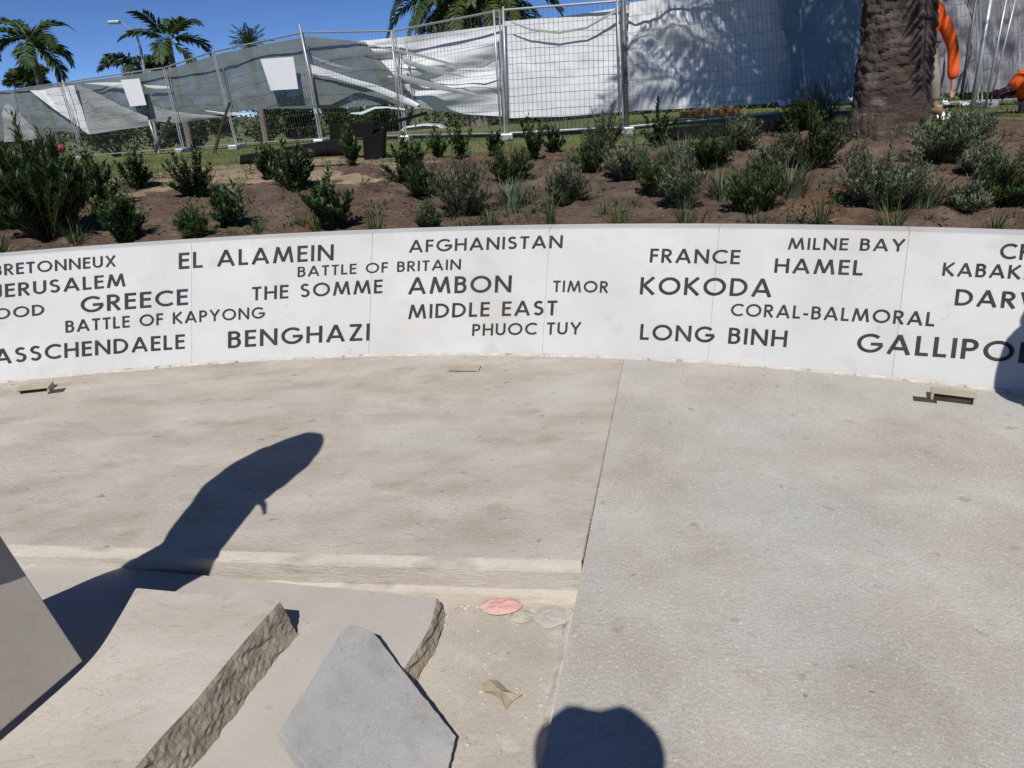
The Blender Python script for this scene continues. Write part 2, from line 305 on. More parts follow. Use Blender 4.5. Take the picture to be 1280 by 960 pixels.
def ribbon(pl):
    out = []
    n = len(pl); closed = hypot(pl[0][0]-pl[-1][0], pl[0][1]-pl[-1][1]) < 1e-6
    for i in range(n):
        a = pl[i-1] if i else (pl[-2] if closed else pl[0]); b = pl[i+1] if i < n-1 else (pl[1] if closed else pl[-1])
        dx, dy = b[0]-a[0], b[1]-a[1]; l = hypot(dx, dy) or 1; nx, ny = -dy/l, dx/l
        out.append(((pl[i][0]+nx*SW/2, pl[i][1]+ny*SW/2), (pl[i][0]-nx*SW/2, pl[i][1]-ny*SW/2)))
    return out
WORDS = [('BRETONNEUX', -9, 345.5, 145, 333, 14), ('JERUSALEM', -6, 373, 157, 358, 16.5), ('WOOD', -36, 403, 55.5, 393.5, 13.5), ('GREECE', 101, 391.5, 235, 381, 20),
 ('BATTLE OF KAPYONG', 82, 416, 331, 398, 14.5), ('PASSCHENDAELE', -27, 458, 231, 436, 18.5), ('EL ALAMEIN', 223.5, 336.5, 417, 325.5, 20), ('BATTLE OF BRITAIN', 372, 346.5, 576, 337, 12.8),
 ('THE SOMME', 315, 376, 478, 366.5, 17), ('BENGHAZI', 285, 435.5, 462, 425.5, 21), ('AFGHANISTAN', 511, 316, 703, 310, 15.5), ('AMBON', 510, 368, 639, 365.5, 21),
 ('MIDDLE EAST', 510, 399, 696, 394, 18), ('PHUOC TUY', 590, 420, 726, 418, 15), ('TIMOR', 691, 365, 760, 366, 14.3), ('FRANCE', 812, 328, 924.5, 330.5, 17.5),
 ('KOKODA', 799.5, 368, 964, 371.5, 22), ('LONG BINH', 799.5, 424.5, 983, 434, 20), ('MILNE BAY', 984.5, 312, 1130.5, 314.6, 15), ('HAMEL', 967.5, 341, 1078, 344.5, 18.5),
 ('CORAL-BALMORAL', 913, 395, 1167.5, 408, 16.5), ('GALLIPOLI', 1070, 440, 1304, 456, 25), ('CRETE', 1249, 323.5, 1345, 328, 20), ('KABAKAUL', 1177.6, 344.5, 1336, 352, 17), ('DARWIN', 1193, 381.5, 1353, 391, 21)]
RM = RW+TW*.4
for text, xl, yl, xr, yr, cap in WORDS:
    t0, z0 = onwall(xl, yl); t1, z1 = onwall(xr, yr)
    xm, ym = (xl+xr)/2, (yl+yr)/2; tm, zm = onwall(xm, ym); _, zt = onwall(xm, ym-cap)
    ch = zt-zm                                              # cap height measured in z
    nat = sum(G[c][0] for c in text); gaps = len(text)-1
    cs = ch*SL; width = (t1-t0)*RM/cs                       # width in cap heights
    ls = .17; k = (width)/(nat+ls*gaps)
    m = MB(); x = 0; lay = 0
    for c in text:
        gw, st = G[c]
        for pl in st:
            rb = ribbon([(px_, py_) for px_, py_ in pl])
            off = .0022+.0005*(lay % 4); lay += 1
            rows = [[], [], [], []]
            for (ax, ay), (bx, by) in rb:
                for q, (gx, gy, of) in enumerate(((ax, ay, -.002), (ax, ay, off), (bx, by, off), (bx, by, -.002))):
                    u = (x+gx)*k*cs/RM; f = u/(t1-t0)
                    rows[q].append(wp(t0+u, z0+(z1-z0)*f+gy*ch, of))
            m.grid(rows)
            for e in (0, -1): m.face([r[e] for r in rows])
        x += gw+ls
    o = m.build('lettering', M['letter']); addto(o, wall); o['label'] = 'raised dark letters reading ' + text

# paving: raised slab on the left, longer slab on the right, lower floor in front
J0 = onz(777, 458); J1 = onz(725, 712); jd = (J1-J0).normalized(); JN = Vector((jd.y, -jd.x, 0))
if JN.x > 0: JN = -JN                                       # JN points left
ST0 = onz(727, 700); ST1 = onz(300, 688); sdv = (ST1-ST0).normalized()
SN = Vector((-sdv.y, sdv.x, 0));
if SN.y > 0: SN = -SN                                       # towards the camera
LOW = -.15
def line_x(p, d, q, e):                                     # intersection of two plan lines
    den = d.x*e.y-d.y*e.x; k = ((q.x-p.x)*e.y-(q.y-p.y)*e.x)/den; return p+d*k
corner = line_x(J0, jd, ST0, sdv)
thJ = atan2(J0.x-CX, J0.y-CY)
RS = RW-.012
def rough_edge(a, b, n, amp, s):
    out = []; d = (b-a); nn = Vector((-d.y, d.x, 0)).normalized()
    for i in range(n+1):
        t = i/n; e = min(1, 8*min(t, 1-t)); out.append(a+d*t+nn*(fbm(t*d.length*s, amp*99, 3)*amp*e))
    return out
gap = .0016
ja = J0+jd*-.0; start = Vector((CX+RS*sin(thJ), CY+RS*cos(thJ), 0))
lefttop = arc(thJ-gap/RS, -.52, 60, RS)
farL = ST1+sdv*4.8
je = rough_edge(start+JN*gap, corner+JN*gap, 40, .0009, 9)
re = rough_edge(corner+JN*gap, farL, 260, .006, 2.2)
loop = lefttop+[farL]+re[::-1][1:]+je[::-1][1:-1]
m = MB(); m.prism(loop[::-1], (0, 0, -.12))
tag(m.build('raised_paving', M['slab_beige']), kind='structure')
rj = rough_edge(start-JN*gap, start-JN*gap+jd*9, 200, .0012, 6)
rightarc = arc(thJ+gap/RS, 1.0, 60, RS)
loop = rj+[Vector((9, rj[-1].y, 0)), Vector((9, rightarc[-1].y, 0))]+rightarc[::-1][:-1]
m = MB(); m.prism(loop[::-1] if (loop[1]-loop[0]).cross(loop[2]-loop[1]).z < -1 else loop, (0, 0, -.17))
rs = m.build('concrete_paving', M['slab_grey']); tag(rs, kind='structure')
for o in (bpy.data.objects['raised_paving'], rs):
    bm = bmesh.new(); bm.from_mesh(o.data); bmesh.ops.recalc_face_normals(bm, faces=bm.faces); bm.to_mesh(o.data); bm.free()
m = MB(); a_ = start+Vector((0, 0, -.0028)); b_ = corner+Vector((0, 0, -.0028)); m.face([a_-JN*.004, a_+JN*.004, b_+JN*.004, b_-JN*.004]); tag(m.build('joint_filler', M['stone_rough']), kind='structure')
# cast edge of the step: chamfer, face, mortar foot
rows = [];
for i, p in enumerate(re):
    s = i*.035; q = []
    e = 1
    for off, z in ((-.004, -.0035), (.002, -.003), (.012, -.008), (.030, -.022), (.036, -.032), (.039, -.112), (.045, -.118), (.058, -.128), (.07, -.155)):
        w_ = .0035*fbm(s*3, off*30, 1)+.006*fbm(s*.8, off*9, 5)+.0035*fbm(s*14, off*60, 8)
        q.append(p+SN*(off+w_)*e+Vector((0, 0, z+.0025*fbm(s*5, z*50, 9))))
    rows.append(q)
m = MB(); m.grid(rows)
tag(m.build('step_edge', M['riser'], smooth=False), kind='structure')
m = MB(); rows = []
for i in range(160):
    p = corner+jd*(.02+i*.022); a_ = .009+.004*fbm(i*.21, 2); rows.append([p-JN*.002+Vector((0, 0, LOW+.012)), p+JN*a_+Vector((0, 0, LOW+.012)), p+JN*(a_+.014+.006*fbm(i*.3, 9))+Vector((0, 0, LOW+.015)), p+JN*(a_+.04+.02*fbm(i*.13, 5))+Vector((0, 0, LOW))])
g1 = MB(); g1.grid([r[:2] for r in rows]); tag(g1.build('edge_groove_shade', M['stone_rough']), kind='structure')  # narrow groove strip, the gap's shadow put into its dark colour
g1 = MB(); g1.grid([r[1:] for r in rows]); tag(g1.build('edge_mortar', M['mortar']), kind='structure')
# lower floor
m = MB(); rows = []
c0 = corner+SN*.04
for i in range(61):
    row = []
    for j in range(61):
        u = (i/60)**1.6*9; v = (j/60)**1.6*7
        p = c0+sdv*u-sdv*.0+SN*v*1.0; row.append(p+Vector((0, 0, LOW+.004*fbm(p.x*3, p.y*3))))
    rows.append(row)
# sheared so that its right side follows the slab joint
rows = []
for i in range(121):
    row = []
    for j in range(61):
        u = (i/120)**1.5*9; v = (j/60)**1.3*7
        p = corner+sdv*u+jd*v+JN*.0; row.append(Vector((p.x, p.y, LOW+.004*fbm(p.x*3, p.y*3)+.004*fbm(p.x*11, p.y*11, 4))))
    rows.append(row)
m.grid(rows); lf = m.build('lower_floor', M['lower'], smooth=True); tag(lf, kind='structure')
m = MB(); m.box((-14, -12, -.6), (14, 4.0, -.19)); tag(m.build('plaza_subbase', M['lower']), kind='structure')

def rock(mb, p, r, sq=.6, rnd=R_):
    vs = []; ax = rnd.uniform(0, 6)
    for z, k, n in ((-.5, .75, 5), (.3, 1, 5)):
        for j in range(n):
            a = ax+2*pi*j/n+z*.5; q = r*k*rnd.uniform(.7, 1.2); vs.append((p[0]+cos(a)*q, p[1]+sin(a)*q*.8, p[2]+z*r*sq))
    b = len(mb.v); mb.v += vs; mb.v.append((p[0]+rnd.uniform(-.2, .2)*r, p[1], p[2]+r*sq*rnd.uniform(.7, 1)))
    for j in range(5):
        mb.f.append([b+j, b+(j+1) % 5, b+5+(j+1) % 5, b+5+j]); mb.f.append([b+5+j, b+5+(j+1) % 5, b+10])
# crumbled mortar at the foot of the wall
m = MB(); rows = []
for i in range(701):
    th = -.6+1.5*i/700; s = th*RW
    wdt = .014+.022*max(0, fbm(s*1.7, 3))+.012*max(0, fbm(s*9, 7)); hh = .004+.007*max(0, fbm(s*6, 11))+.003
    row = []
    for q, (a, z) in enumerate(((0, hh+.004), (.35, hh), (.75, hh*.7), (1, -.002))):
        rr = RW+.003-wdt*a*(1+.3*fbm(s*14, q)); row.append(Vector((CX+rr*sin(th), CY+rr*cos(th), z+.003*fbm(s*25, q*3, 2) if q < 3 else z)))
    rows.append(row)
m.grid(rows, True); o = m.build('mortar_fillet', M['mortar']); addto(o, wall)
m = MB()
for i in range(520):
    th = R_.uniform(-.5, .75); c_ = fbm(th*22, 5)
    if c_ < -.12: continue
    rr = RW-abs(R_.gauss(.01, .035)); r = R_.uniform(.002, .008)*(1 if R_.random() < .9 else 1.7)
    rock(m, (CX+rr*sin(th), CY+rr*cos(th), r*.25), r)
for i in range(330):
    px, py = R_.uniform(0, 1300), R_.uniform(500, 960); p = onz(px, py)
    if (p-corner).dot(SN) > -.02 and (p-corner).dot(JN) > 0: continue
    rock(m, (p.x, p.y, .0005), R_.uniform(.001, .0035))
tag(m.build('paving_chips', M['chip']), 'loose mortar chips scattered over the pale paving', 'rubble', kind='stuff')
m = MB()
for i in range(1100):
    px = R_.uniform(548, 715); py = 738+abs(R_.gauss(0, 14))
    if R_.random() < .25: px, py = R_.uniform(300, 700), R_.uniform(760, 955)
    p = onz(px, py, LOW)
    if (p-corner).dot(JN) < .01 or (p-corner).dot(SN) < .1: continue
    rock(m, (p.x, p.y, LOW+.003), R_.uniform(.002, .008)*(1.6 if R_.random() < .12 else 1))
tag(m.build('lower_rubble', M['chip']), 'crumbled mortar bits on the lower floor below the step', 'rubble', kind='stuff')
# mound of rubble where the step ends
p0 = onz(640, 748, LOW)

# ------------------------------------------------------------------ loose stones in front
def smoothloop(pts, n=6):
    out = []; k = len(pts)
    for i in range(k-1):
        p0, p1, p2, p3 = [pts[max(0, min(k-1, i+d))] for d in (-1, 0, 1, 2)]
        for j in range(n):
            t = j/n; out.append(.5*((2*p1)+(-p0+p2)*t+(2*p0-5*p1+4*p2-p3)*t*t+(-p0+3*p1-3*p2+p3)*t*t*t))
    out.append(pts[-1]); return out
def coping(name, label, right, left, ztop, thick, mtop, group=None, clip=None):
    """stone with a sawn top and split sides; right/left: pixel polylines of its long edges on the plane z=ztop, far end first"""
    Rr = smoothloop([onz(x, y, ztop) for x, y in right], 14); Ll = smoothloop([onz(x, y, ztop) for x, y in left], 14)
    n = min(len(Rr), len(Ll)); t = empty(name, (*Rr[0].xy, ztop-thick)); tag(t, label, 'stone slab', group)
    Rr = [Rr[int(i*(len(Rr)-1)/(n-1))] for i in range(n)]; Ll = [Ll[int(i*(len(Ll)-1)/(n-1))] for i in range(n)]
    m = MB(); rows = []
    for i in range(n):
        rows.append([Ll[i].lerp(Rr[i], j/10) for j in range(11)])
    rg = MB()
    # split right side: many irregular facets
    def side(pts, out, amp):
        dense = []
        for i in range(len(pts)-1):
            for j in range(5): dense.append(pts[i].lerp(pts[i+1], j/5))
        dense.append(pts[-1]); rr = []
        for i, p in enumerate(dense):
            d = (dense[min(i+1, len(dense)-1)]-dense[max(0, i-1)]).normalized(); nn = Vector((-d.y, d.x, 0))*out
            s = (p-dense[0]).length; col = []
            K = 12
            for k in range(K+1):
                z = -thick*k/K
                a = fbm(s*13+k*.28, k*.22, 2, 3)*amp*.8 + .35*amp*noise.noise(Vector((s*38+k*.9, k*.8, 3))) + .30*thick*k/K
                ridge = abs(noise.noise(Vector((s*22+k*.45, k*.2, 8))))*amp*.8
                col.append(p+nn*((a+ridge)*(0 if k == 0 else 1))+Vector((0, 0, z)))
            rr.append(col)
        return rr
    m.grid(rows); m.build('sawn_top', mtop, t, org=None).matrix_parent_inverse = Matrix.Translation(t.location).inverted()
    ma = side(Rr, 1, .0105); rg.grid(ma)
    rg.grid(side(Ll, -1, .008), True)
    for E in ((Ll[0], Rr[0], False), (Ll[-1], Rr[-1], True)):
        a = [E[0].lerp(E[1], i/12) for i in range(13)]; rg.grid([[p+Vector((0, 0, -thick*k/4)) for k in range(5)] for p in a], E[2])
    o = rg.build('split_side', M['stone_rough'], t); o.matrix_parent_inverse = Matrix.Translation(t.location).inverted()
    return t
ZC = -.075; ZB = .06
coping('stone_slab', 'flat curved sandstone slab on the lower floor, under the other cut stones, its rough end nearest the pink paint',
       [(546, 747), (536, 785), (505, 835), (440, 930), (370, 1040)], [(20, 697), (0, 740), (-50, 800), (-130, 900), (-230, 1040)], ZC, .072, M['stone_tan'])
coping('stone_slab', 'cream curved coping stone with a sawn top and rough split right side, lying across a flatter slab',
       [(350, 752), (312, 794), (281, 831), (244, 876), (200, 923), (160, 970), (60, 1085)], [(170, 735), (150, 770), (125, 810), (96, 842), (40, 892), (-10, 935), (-130, 1040)], ZB, ZB-ZC-.001, M['stone_cream'])

def slab_from(corners, thick, name, label, mt, cat='stone slab', bev=.004, fuzz=0):
    c = [Vector(p) for p in corners]; n = (c[1]-c[0]).cross(c[2]-c[0]).normalized()
    if n.z < 0: c = c[::-1]; n = -n
    pts = []
    for i in range(4):
        a, b = c[i], c[(i+1) % 4]; nn = n.cross((b-a).normalized())
        for j in range(16):
            t = j/16; pts.append(a.lerp(b, t)+nn*fuzz*fbm(t*9, i*7)-c[0])
    m = MB(); m.prism(pts, -n*thick)
    o = m.build(name, mt, org=c[0]); tag(o, label, cat); bevel(o, bev, 2); return o, n
# tilted grey panel at the left edge
A0 = onz(104, 826, .075); A1 = EYE+ray(0, 668)*((A0-EYE).length*.96); A2 = EYE+ray(0, 913)*((A0-EYE).length*.96)
e1 = (A1-A0).normalized(); e2 = (A2-A0); e2 = (e2-e1*e2.dot(e1)*.9).normalized()
o, nA = slab_from([A0, A0+e1*.62, A0+e1*.62+e2*.6, A0+e2*.6], .028, 'stone_panel', 'smooth grey-brown stone panel tilted up at the left edge beside the cream coping stone', M['stone_grey'])
print('PANEL n.sun', nA.dot(TOSUN), A0, A1, A2)
# grey cement paver resting on the slab
D0 = onz(466, 784, ZC+.075); D1 = onz(570, 920, LOW+.045); D3 = onz(348, 914, ZC+.085)
nD_ = (D1-D0).cross(D3-D0).normalized()
def onD(px, py):
    r = ray(px, py); return EYE+r*((D0-EYE).dot(nD_)/r.dot(nD_))
loopD = [onD(*q) for q in ((440, 780), (466, 789), (518, 856), (570, 920), (561, 958), (540, 1040), (455, 1046), (348, 915), (428, 788))]
if nD_.z < 0: nD_ = -nD_
lp2 = []
for i in range(len(loopD)):
    a, b = loopD[i], loopD[(i+1) % len(loopD)]; nn = nD_.cross((b-a).normalized())
    for j in range(12): lp2.append(a.lerp(b, j/12)+nn*(.003*fbm(j*.6+i*5, i)+.002*fbm(j*2.2, i*3))-D0)
if (lp2[12]-lp2[0]).cross(lp2[60]-lp2[0]).dot(nD_) < 0: lp2 = lp2[::-1]
m = MB(); m.prism(lp2, -nD_*.05); o = m.build('cement_paver', M['paver'], org=D0); bevel(o, .005, 2)
tag(o, 'grey square cement paver lying tilted against the flat slab, one corner on the floor', 'paver'); nD = nD_
print('PAVER n.sun', nD.dot(TOSUN), (D1-D0).length, (D3-D0).length)
# pink marking paint on a lump of rubble
def lump(px, py, z, rx, ry, hh, name, label, cat, mt, n=18, seed=0, hole=0):
    c = onz(px, py, z); m = MB(); rows = []
    for i in range(9):
        r = []
        for j in range(n+1):
            a = 2*pi*(j % n)/n; k = (i/8); w_ = 1+.28*fbm(cos(a)*1.3+seed, sin(a)*1.3, seed)
            r.append(c+Vector((cos(a)*rx*k*w_, sin(a)*ry*k*w_, hh*(1-k**3)*(1+.5*fbm(cos(a)*k*3, sin(a)*k*3, seed))-.002)))
        rows.append(r)
    m.grid(rows); o = m.build(name, mt, smooth=False); tag(o, label, cat); return o
lump(625, 757, LOW+.012, .075, .048, .015, 'painted_rubble', 'lump of mortar marked with pink spray paint beside the step', 'rubble', M['pink'], seed=2)
lump(652, 770, LOW+.008, .05, .03, .010, 'mortar_patch', 'rough crumbly mortar patch just below the pink paint', 'mortar', M['chip'], seed=5)
lump(690, 770, LOW+.008, .066, .058, .008, 'mortar_patch', 'smooth round grey mortar patch in the corner by the joint', 'mortar', M['stone_tan'], seed=9)
lc = onz(627, 867, LOW); m = MB()
pl = [(602, 856), (610, 849), (622, 850), (634, 862), (645, 868), (653, 868), (641, 876), (632, 887), (628, 876), (618, 868), (604, 864)]
pts = [onz(x, y, LOW+.012+.008*sin(i*1.7)) for i, (x, y) in enumerate(pl)]
cc = sum(pts, Vector())/len(pts)+Vector((0, 0, .006))
for i in range(len(pts)): m.face([cc, pts[(i+1) % len(pts)], pts[i]])
o = m.build('dry_leaf', M['cardboard']); tag(o, 'curled brown dry leaf lying on the lower floor right of the paver', 'leaf')
sol = o.modifiers.new('t', 'SOLIDIFY'); sol.thickness = .0015

# little timber boxes over the light recesses at the wall foot
def recess(px, py, wd, dp, hh, label, openf=True, tilt=0.0, lidshift=0, turn=0.0):
    c = onz(px, py); th = atan2(c.x-CX, c.y-CY); t = empty('light_recess_box', c, -th+turn); tag(t, label, 'recess box')
    m = MB(); m.box((-wd/2, -dp/2, hh), (wd/2, dp/2, hh+.008))
    o = m.build('lid', M['ply'], t); o.rotation_euler = (tilt, 0, 0); o.location.x = lidshift
    for sx in (-1, 1):
        m = MB(); m.box((-.006, -dp/2+.004, 0), (.006, dp/2-.004, hh-.001)); o = m.build('side', M['ply'], t); o.location.x = sx*(wd/2-.008)
    m = MB(); m.box((-wd/2+.016, dp/2-.02, 0), (wd/2-.016, dp/2-.008, hh-.002)); m.box((-wd/2+.016, -dp/2+.006, 0), (wd/2-.016, dp/2-.022, .002)); m.build('lining', M['ply_dark'], t)
    m = MB(); m.box((-wd/2+.016, -dp/2+.02, .003), (wd/2-.016, -dp/2+.026, hh-.003)); m.build('opening_shade', M['ply_dark'], t)  # dark panel across the front, coloured as the shade inside the box
    return t
recess(46, 488, .19, .09, .028, 'tan timber box lid with a gap coloured dark as shade at the wall foot below PASSCHENDAELE', tilt=.08)
recess(580, 462, .21, .085, .008, 'flat tan timber cover at the wall foot below MIDDLE EAST', tilt=0.0)
rb = recess(1190, 500, .21, .085, .04, 'timber recess box with its front opening coloured dark as shade at the wall foot below GALLIPOLI', tilt=-.04)
m = MB(); p = onz(1156, 500); m.box((-.055, -.03, .0), (.055, .03, .004)); o = m.build('dark_plate', M['ply_dark'], org=p); o.rotation_euler = (0, 0, -.45); tag(o, 'small dark plate lying left of the open recess box', 'plate')
m = MB(); p = onz(70, 489); m.box((-.04, -.035, .0), (.05, .03, .004)); o = m.build('dark_plate', M['ply_dark'], org=p); o.rotation_euler = (0, 0, .3); tag(o, 'small dark plate in place of a shaded hole right of the tan box lid below PASSCHENDAELE', 'plate')  # flat plate whose dark colour stands for the shade of a hole

# ------------------------------------------------------------------ terrain behind the wall
def terr(x, y):
    rho = hypot(x-CX, y-CY); s = rho-9.33
    z = .715+.27*sm(s/3.4)+.10*sm((s-3)/4)
    z += .11*sm((x-.5)/3.5)*sm(s/3.2)
    z -= .30*sm((-x-1)/11)*sm((s-2.5)/8)
    z -= 4.0*sm((s-13)/55)
    return z
def soilz(x, y):
    rho = hypot(x-CX, y-CY); s = rho-9.33
    return terr(x, y)+(.045*fbm(x*1.1, y*1.1, 4)+.035*fbm(x*3.6, y*3.6, 2)+.016*fbm(x*11, y*11, 7))*sm(s/.35)*(1-.7*sm((s-4)/1.0))-.02
def ter_pick(px, py, f=terr):
    d = ray(px, py); k = 3.0
    while k < 90:
        p = EYE+d*k
        if hypot(p.x-CX, p.y-CY) > 9.35 and p.z < f(p.x, p.y): break
        k *= 1.006
    return EYE+d*k
m = MB(); rows = []
NT, NR = 620, 190
for i in range(NT+1):
    th = -.75+1.75*i/NT; row = []
    for j in range(NR+1):
        t = j/NR; edge = 4.3+.9*fbm(th*5, 3)+1.2*sm((th-.1)/.5)-.9*sm((-th)/.4)-1.25*math.exp(-((th+.085)/.075)**2)
        rho = 9.33+edge*t; x, y = CX+rho*sin(th), CY+rho*cos(th)
        row.append((x, y, soilz(x, y)-.05*sm((t-.93)/.07)+.012))
    rows.append(row)
m.grid(rows, True); tag(m.build('garden_soil', M['soil'], smooth=False), kind='structure')
m = MB(); rows = []
for i in range(91):
    th = -.30+.42*i/90; row = []
    for j in range(41):
        e_ = sin(pi*i/90); rho = 11.4+(1.2+2.0*e_)*j/40+.25*fbm(th*9, 2); x, y = CX+rho*sin(th), CY+rho*cos(th)
        row.append((x, y, terr(x, y)-.012+.015*fbm(x*2, y*2, 5)-.10*sm((j-34)/6)-.12*(1-sm(e_*4))))
    rows.append(row)
m.grid(rows, True); tag(m.build('sandy_path', M['sand']), kind='structure')
m = MB(); rows = []
for i in range(121):
    th = -1.35+2.7*i/120; row = []
    for j in range(111):
        rho = 9.5+ (j/110)**2.2*260; x, y = CX+rho*sin(th), CY+rho*cos(th)
        row.append((x, y, terr(x, y)-.03-(.16 if rho < 12.2 else .16*(1-sm((rho-12.2)/.8)))+.03*fbm(x*.4, y*.4)))
    rows.append(row)
m.grid(rows, True); tag(m.build('lawn', M['lawn'], smooth=True), kind='structure')
m = MB(); m.face([(-6000, -6000, -3.6), (6000, -6000, -3.6), (6000, 6000, -3.6), (-6000, 6000, -3.6)]); tag(m.build('ground', M['base']), kind='structure')
# grass and clods
m = MB()
for i in range(26000):
    th = R_.uniform(-.75, .95); rho = 12.0+11*R_.random()**1.5; x, y = CX+rho*sin(th), CY+rho*cos(th)
    if rho < 13.6+1.1*fbm(th*5, 3)+1.2*sm((th-.1)/.5)-.9*sm((-th)/.4)-1.25*math.exp(-((th+.085)/.075)**2) and R_.random() < .93: continue
    z = terr(x, y)-.03; a = R_.uniform(0, pi); hh = R_.uniform(.02, .06); wd = .005+.004*R_.random()
    dx, dy = cos(a)*wd, sin(a)*wd; lx, ly = R_.uniform(-.03, .03), R_.uniform(-.03, .03)
    m.face([(x-dx, y-dy, z), (x+dx, y+dy, z), (x+lx, y+ly, z+hh)])
tag(m.build('lawn_grass', M['grass']), 'short green and straw lawn grass behind the garden bed', 'grass', kind='stuff')
m = MB()
for i in range(7500):
    th = R_.uniform(-.6, .9); s = R_.uniform(.05, 5); rho = 9.33+s; x, y = CX+rho*sin(th), CY+rho*cos(th)
    if fbm(x*1.5, y*1.5, 9) < -.1 and R_.random() < .7: continue
    r = R_.uniform(.006, .02)*(2 if R_.random() < .05 else 1)
    rock(m, (x, y, soilz(x, y)+.014), r)
tag(m.build('soil_clods', M['clod']), 'crumbly soil clods and mulch in the garden bed', 'soil', kind='stuff')

# ------------------------------------------------------------------ plants in the bed
def leafquad(m, p, d, ln, wd, up=Vector((0, 0, 1))):
    s = d.cross(up)
    if s.length < 1e-3: s = Vector((1, 0, 0))
    s = s.normalized()*wd*.5; mid = p+d*ln*.5
    m.face([p, mid+s, p+d*ln, mid-s])
def blade(m, p, a, ln, wd, lean, curve, seg=4):
    dx, dy = cos(a), sin(a); sx, sy = -dy*wd/2, dx*wd/2; L_ = []; q = Vector(p); el = lean; rows = []
    for i in range(seg+1):
        k = (1-(i/seg)**1.6)*.9+.1
        rows.append([q+Vector((sx, sy, 0))*k, q-Vector((sx, sy, 0))*k])
        q = q+Vector((dx*sin(el), dy*sin(el), cos(el)))*ln/seg; el += curve/seg
    m.grid(rows)
def shrub(p, hh, wd, kind, label, rnd, group):
    t = empty({'strap': 'strappy_plant', 'grass': 'grass_clump', 'leafy': 'leafy_shrub', 'grey': 'grey_shrub', 'fine': 'leafy_shrub', 'upright': 'upright_plant'}[kind], p)
    tag(t, label, 'plant' if kind in ('strap', 'grass', 'upright') else 'shrub', group)
    f = MB(); st = MB(); O = Vector((0, 0, 0))
    if kind in ('strap', 'grass'):
        n = int((520 if wd > .55 else 190 if kind == 'strap' else 46)*max(1, wd*1.4))
        for i in range(n):
            a = rnd.uniform(0, 2*pi); r = wd*(.36 if kind == 'strap' else .22)*sqrt(rnd.random()); ln = hh*rnd.uniform(.6, 1.12)
            blade(f, (cos(a)*r, sin(a)*r, -.02), a+rnd.uniform(-.5, .5), ln, rnd.uniform(.004, .009) if kind == 'grass' else rnd.uniform(.006, .013), rnd.uniform(.02, .35)*min(1.6, wd/hh+.3), rnd.uniform(.1, 1.1))
        f.build('foliage', M[('leaf_dark' if wd > .55 else 'leaf_grey') if kind == 'strap' else rnd.choice(['leaf_mid', 'leaf_mid', 'leaf_lime'])], t)
        g = MB()
        for i in range(n//7):
            a = rnd.uniform(0, 2*pi); blade(g, (cos(a)*wd*.15, sin(a)*wd*.15, 0), a, hh*rnd.uniform(.5, 1), .008, rnd.uniform(.1, .7), 1.0)
        g.build('dry_blades', M['leaf_straw' if kind == 'grass' else 'leaf_mid'], t)
        return t
    ns = {'leafy': 24, 'grey': 44, 'fine': 95, 'upright': 14}[kind]; ns = int(ns*max(1, wd/hh)*1.15)
    for i in range(ns):
        a = rnd.uniform(0, 2*pi); k = sqrt(rnd.random()); r0 = wd*.10*k
        sp = wd*.58*k; ht = hh*(rnd.uniform(.45, 1.0) if rnd.random() < .75 else rnd.uniform(.9, 1.3))*(1-.42*k*k)
        p0 = Vector((cos(a)*r0, sin(a)*r0, -.02)); p1 = Vector((cos(a)*sp*.6, sin(a)*sp*.6, ht*.55)); p2 = Vector((cos(a)*sp, sin(a)*sp, ht))
        st.tube([p0, p1, p2], [.006, .004, .0015], 4, False)
        nl = {'leafy': 62, 'grey': 84, 'fine': 70, 'upright': 54}[kind]; nl = int(nl*max(.55, hh/.42))
        for j in range(nl):
            u = .08+.92*(j+rnd.random())/nl; q = p0.lerp(p1, u*2) if u < .5 else p1.lerp(p2, u*2-1)
            b = rnd.uniform(0, 2*pi); e = rnd.uniform(.0, 1.15)
            d = Vector((cos(b)*cos(e), sin(b)*cos(e), sin(e)))
            if kind == 'grey': leafquad(f, q, d, rnd.uniform(.03, .07), .006+.005*rnd.random())
            elif kind == 'fine': leafquad(f, q, (d+Vector((0, 0, .5))).normalized(), rnd.uniform(.06, .13), .010+.008*rnd.random())
            else: leafquad(f, q, d, rnd.uniform(.04, .085), rnd.uniform(.016, .03))
            if kind == 'grey' and rnd.random() < .5:
                q2 = q+d*.03; b = rnd.uniform(0, 2*pi); leafquad(f, q2, Vector((cos(b)*.6, sin(b)*.6, .6)), .035, .007)
    st.build('stem', M['stem'], t)
    f.build('foliage', M[{'leafy': 'leaf_dark', 'fine': 'leaf_dark', 'grey': 'leaf_grey' if rnd.random() < .7 else 'leaf_mid', 'upright': 'leaf_mid'}[kind]], t)
    return t
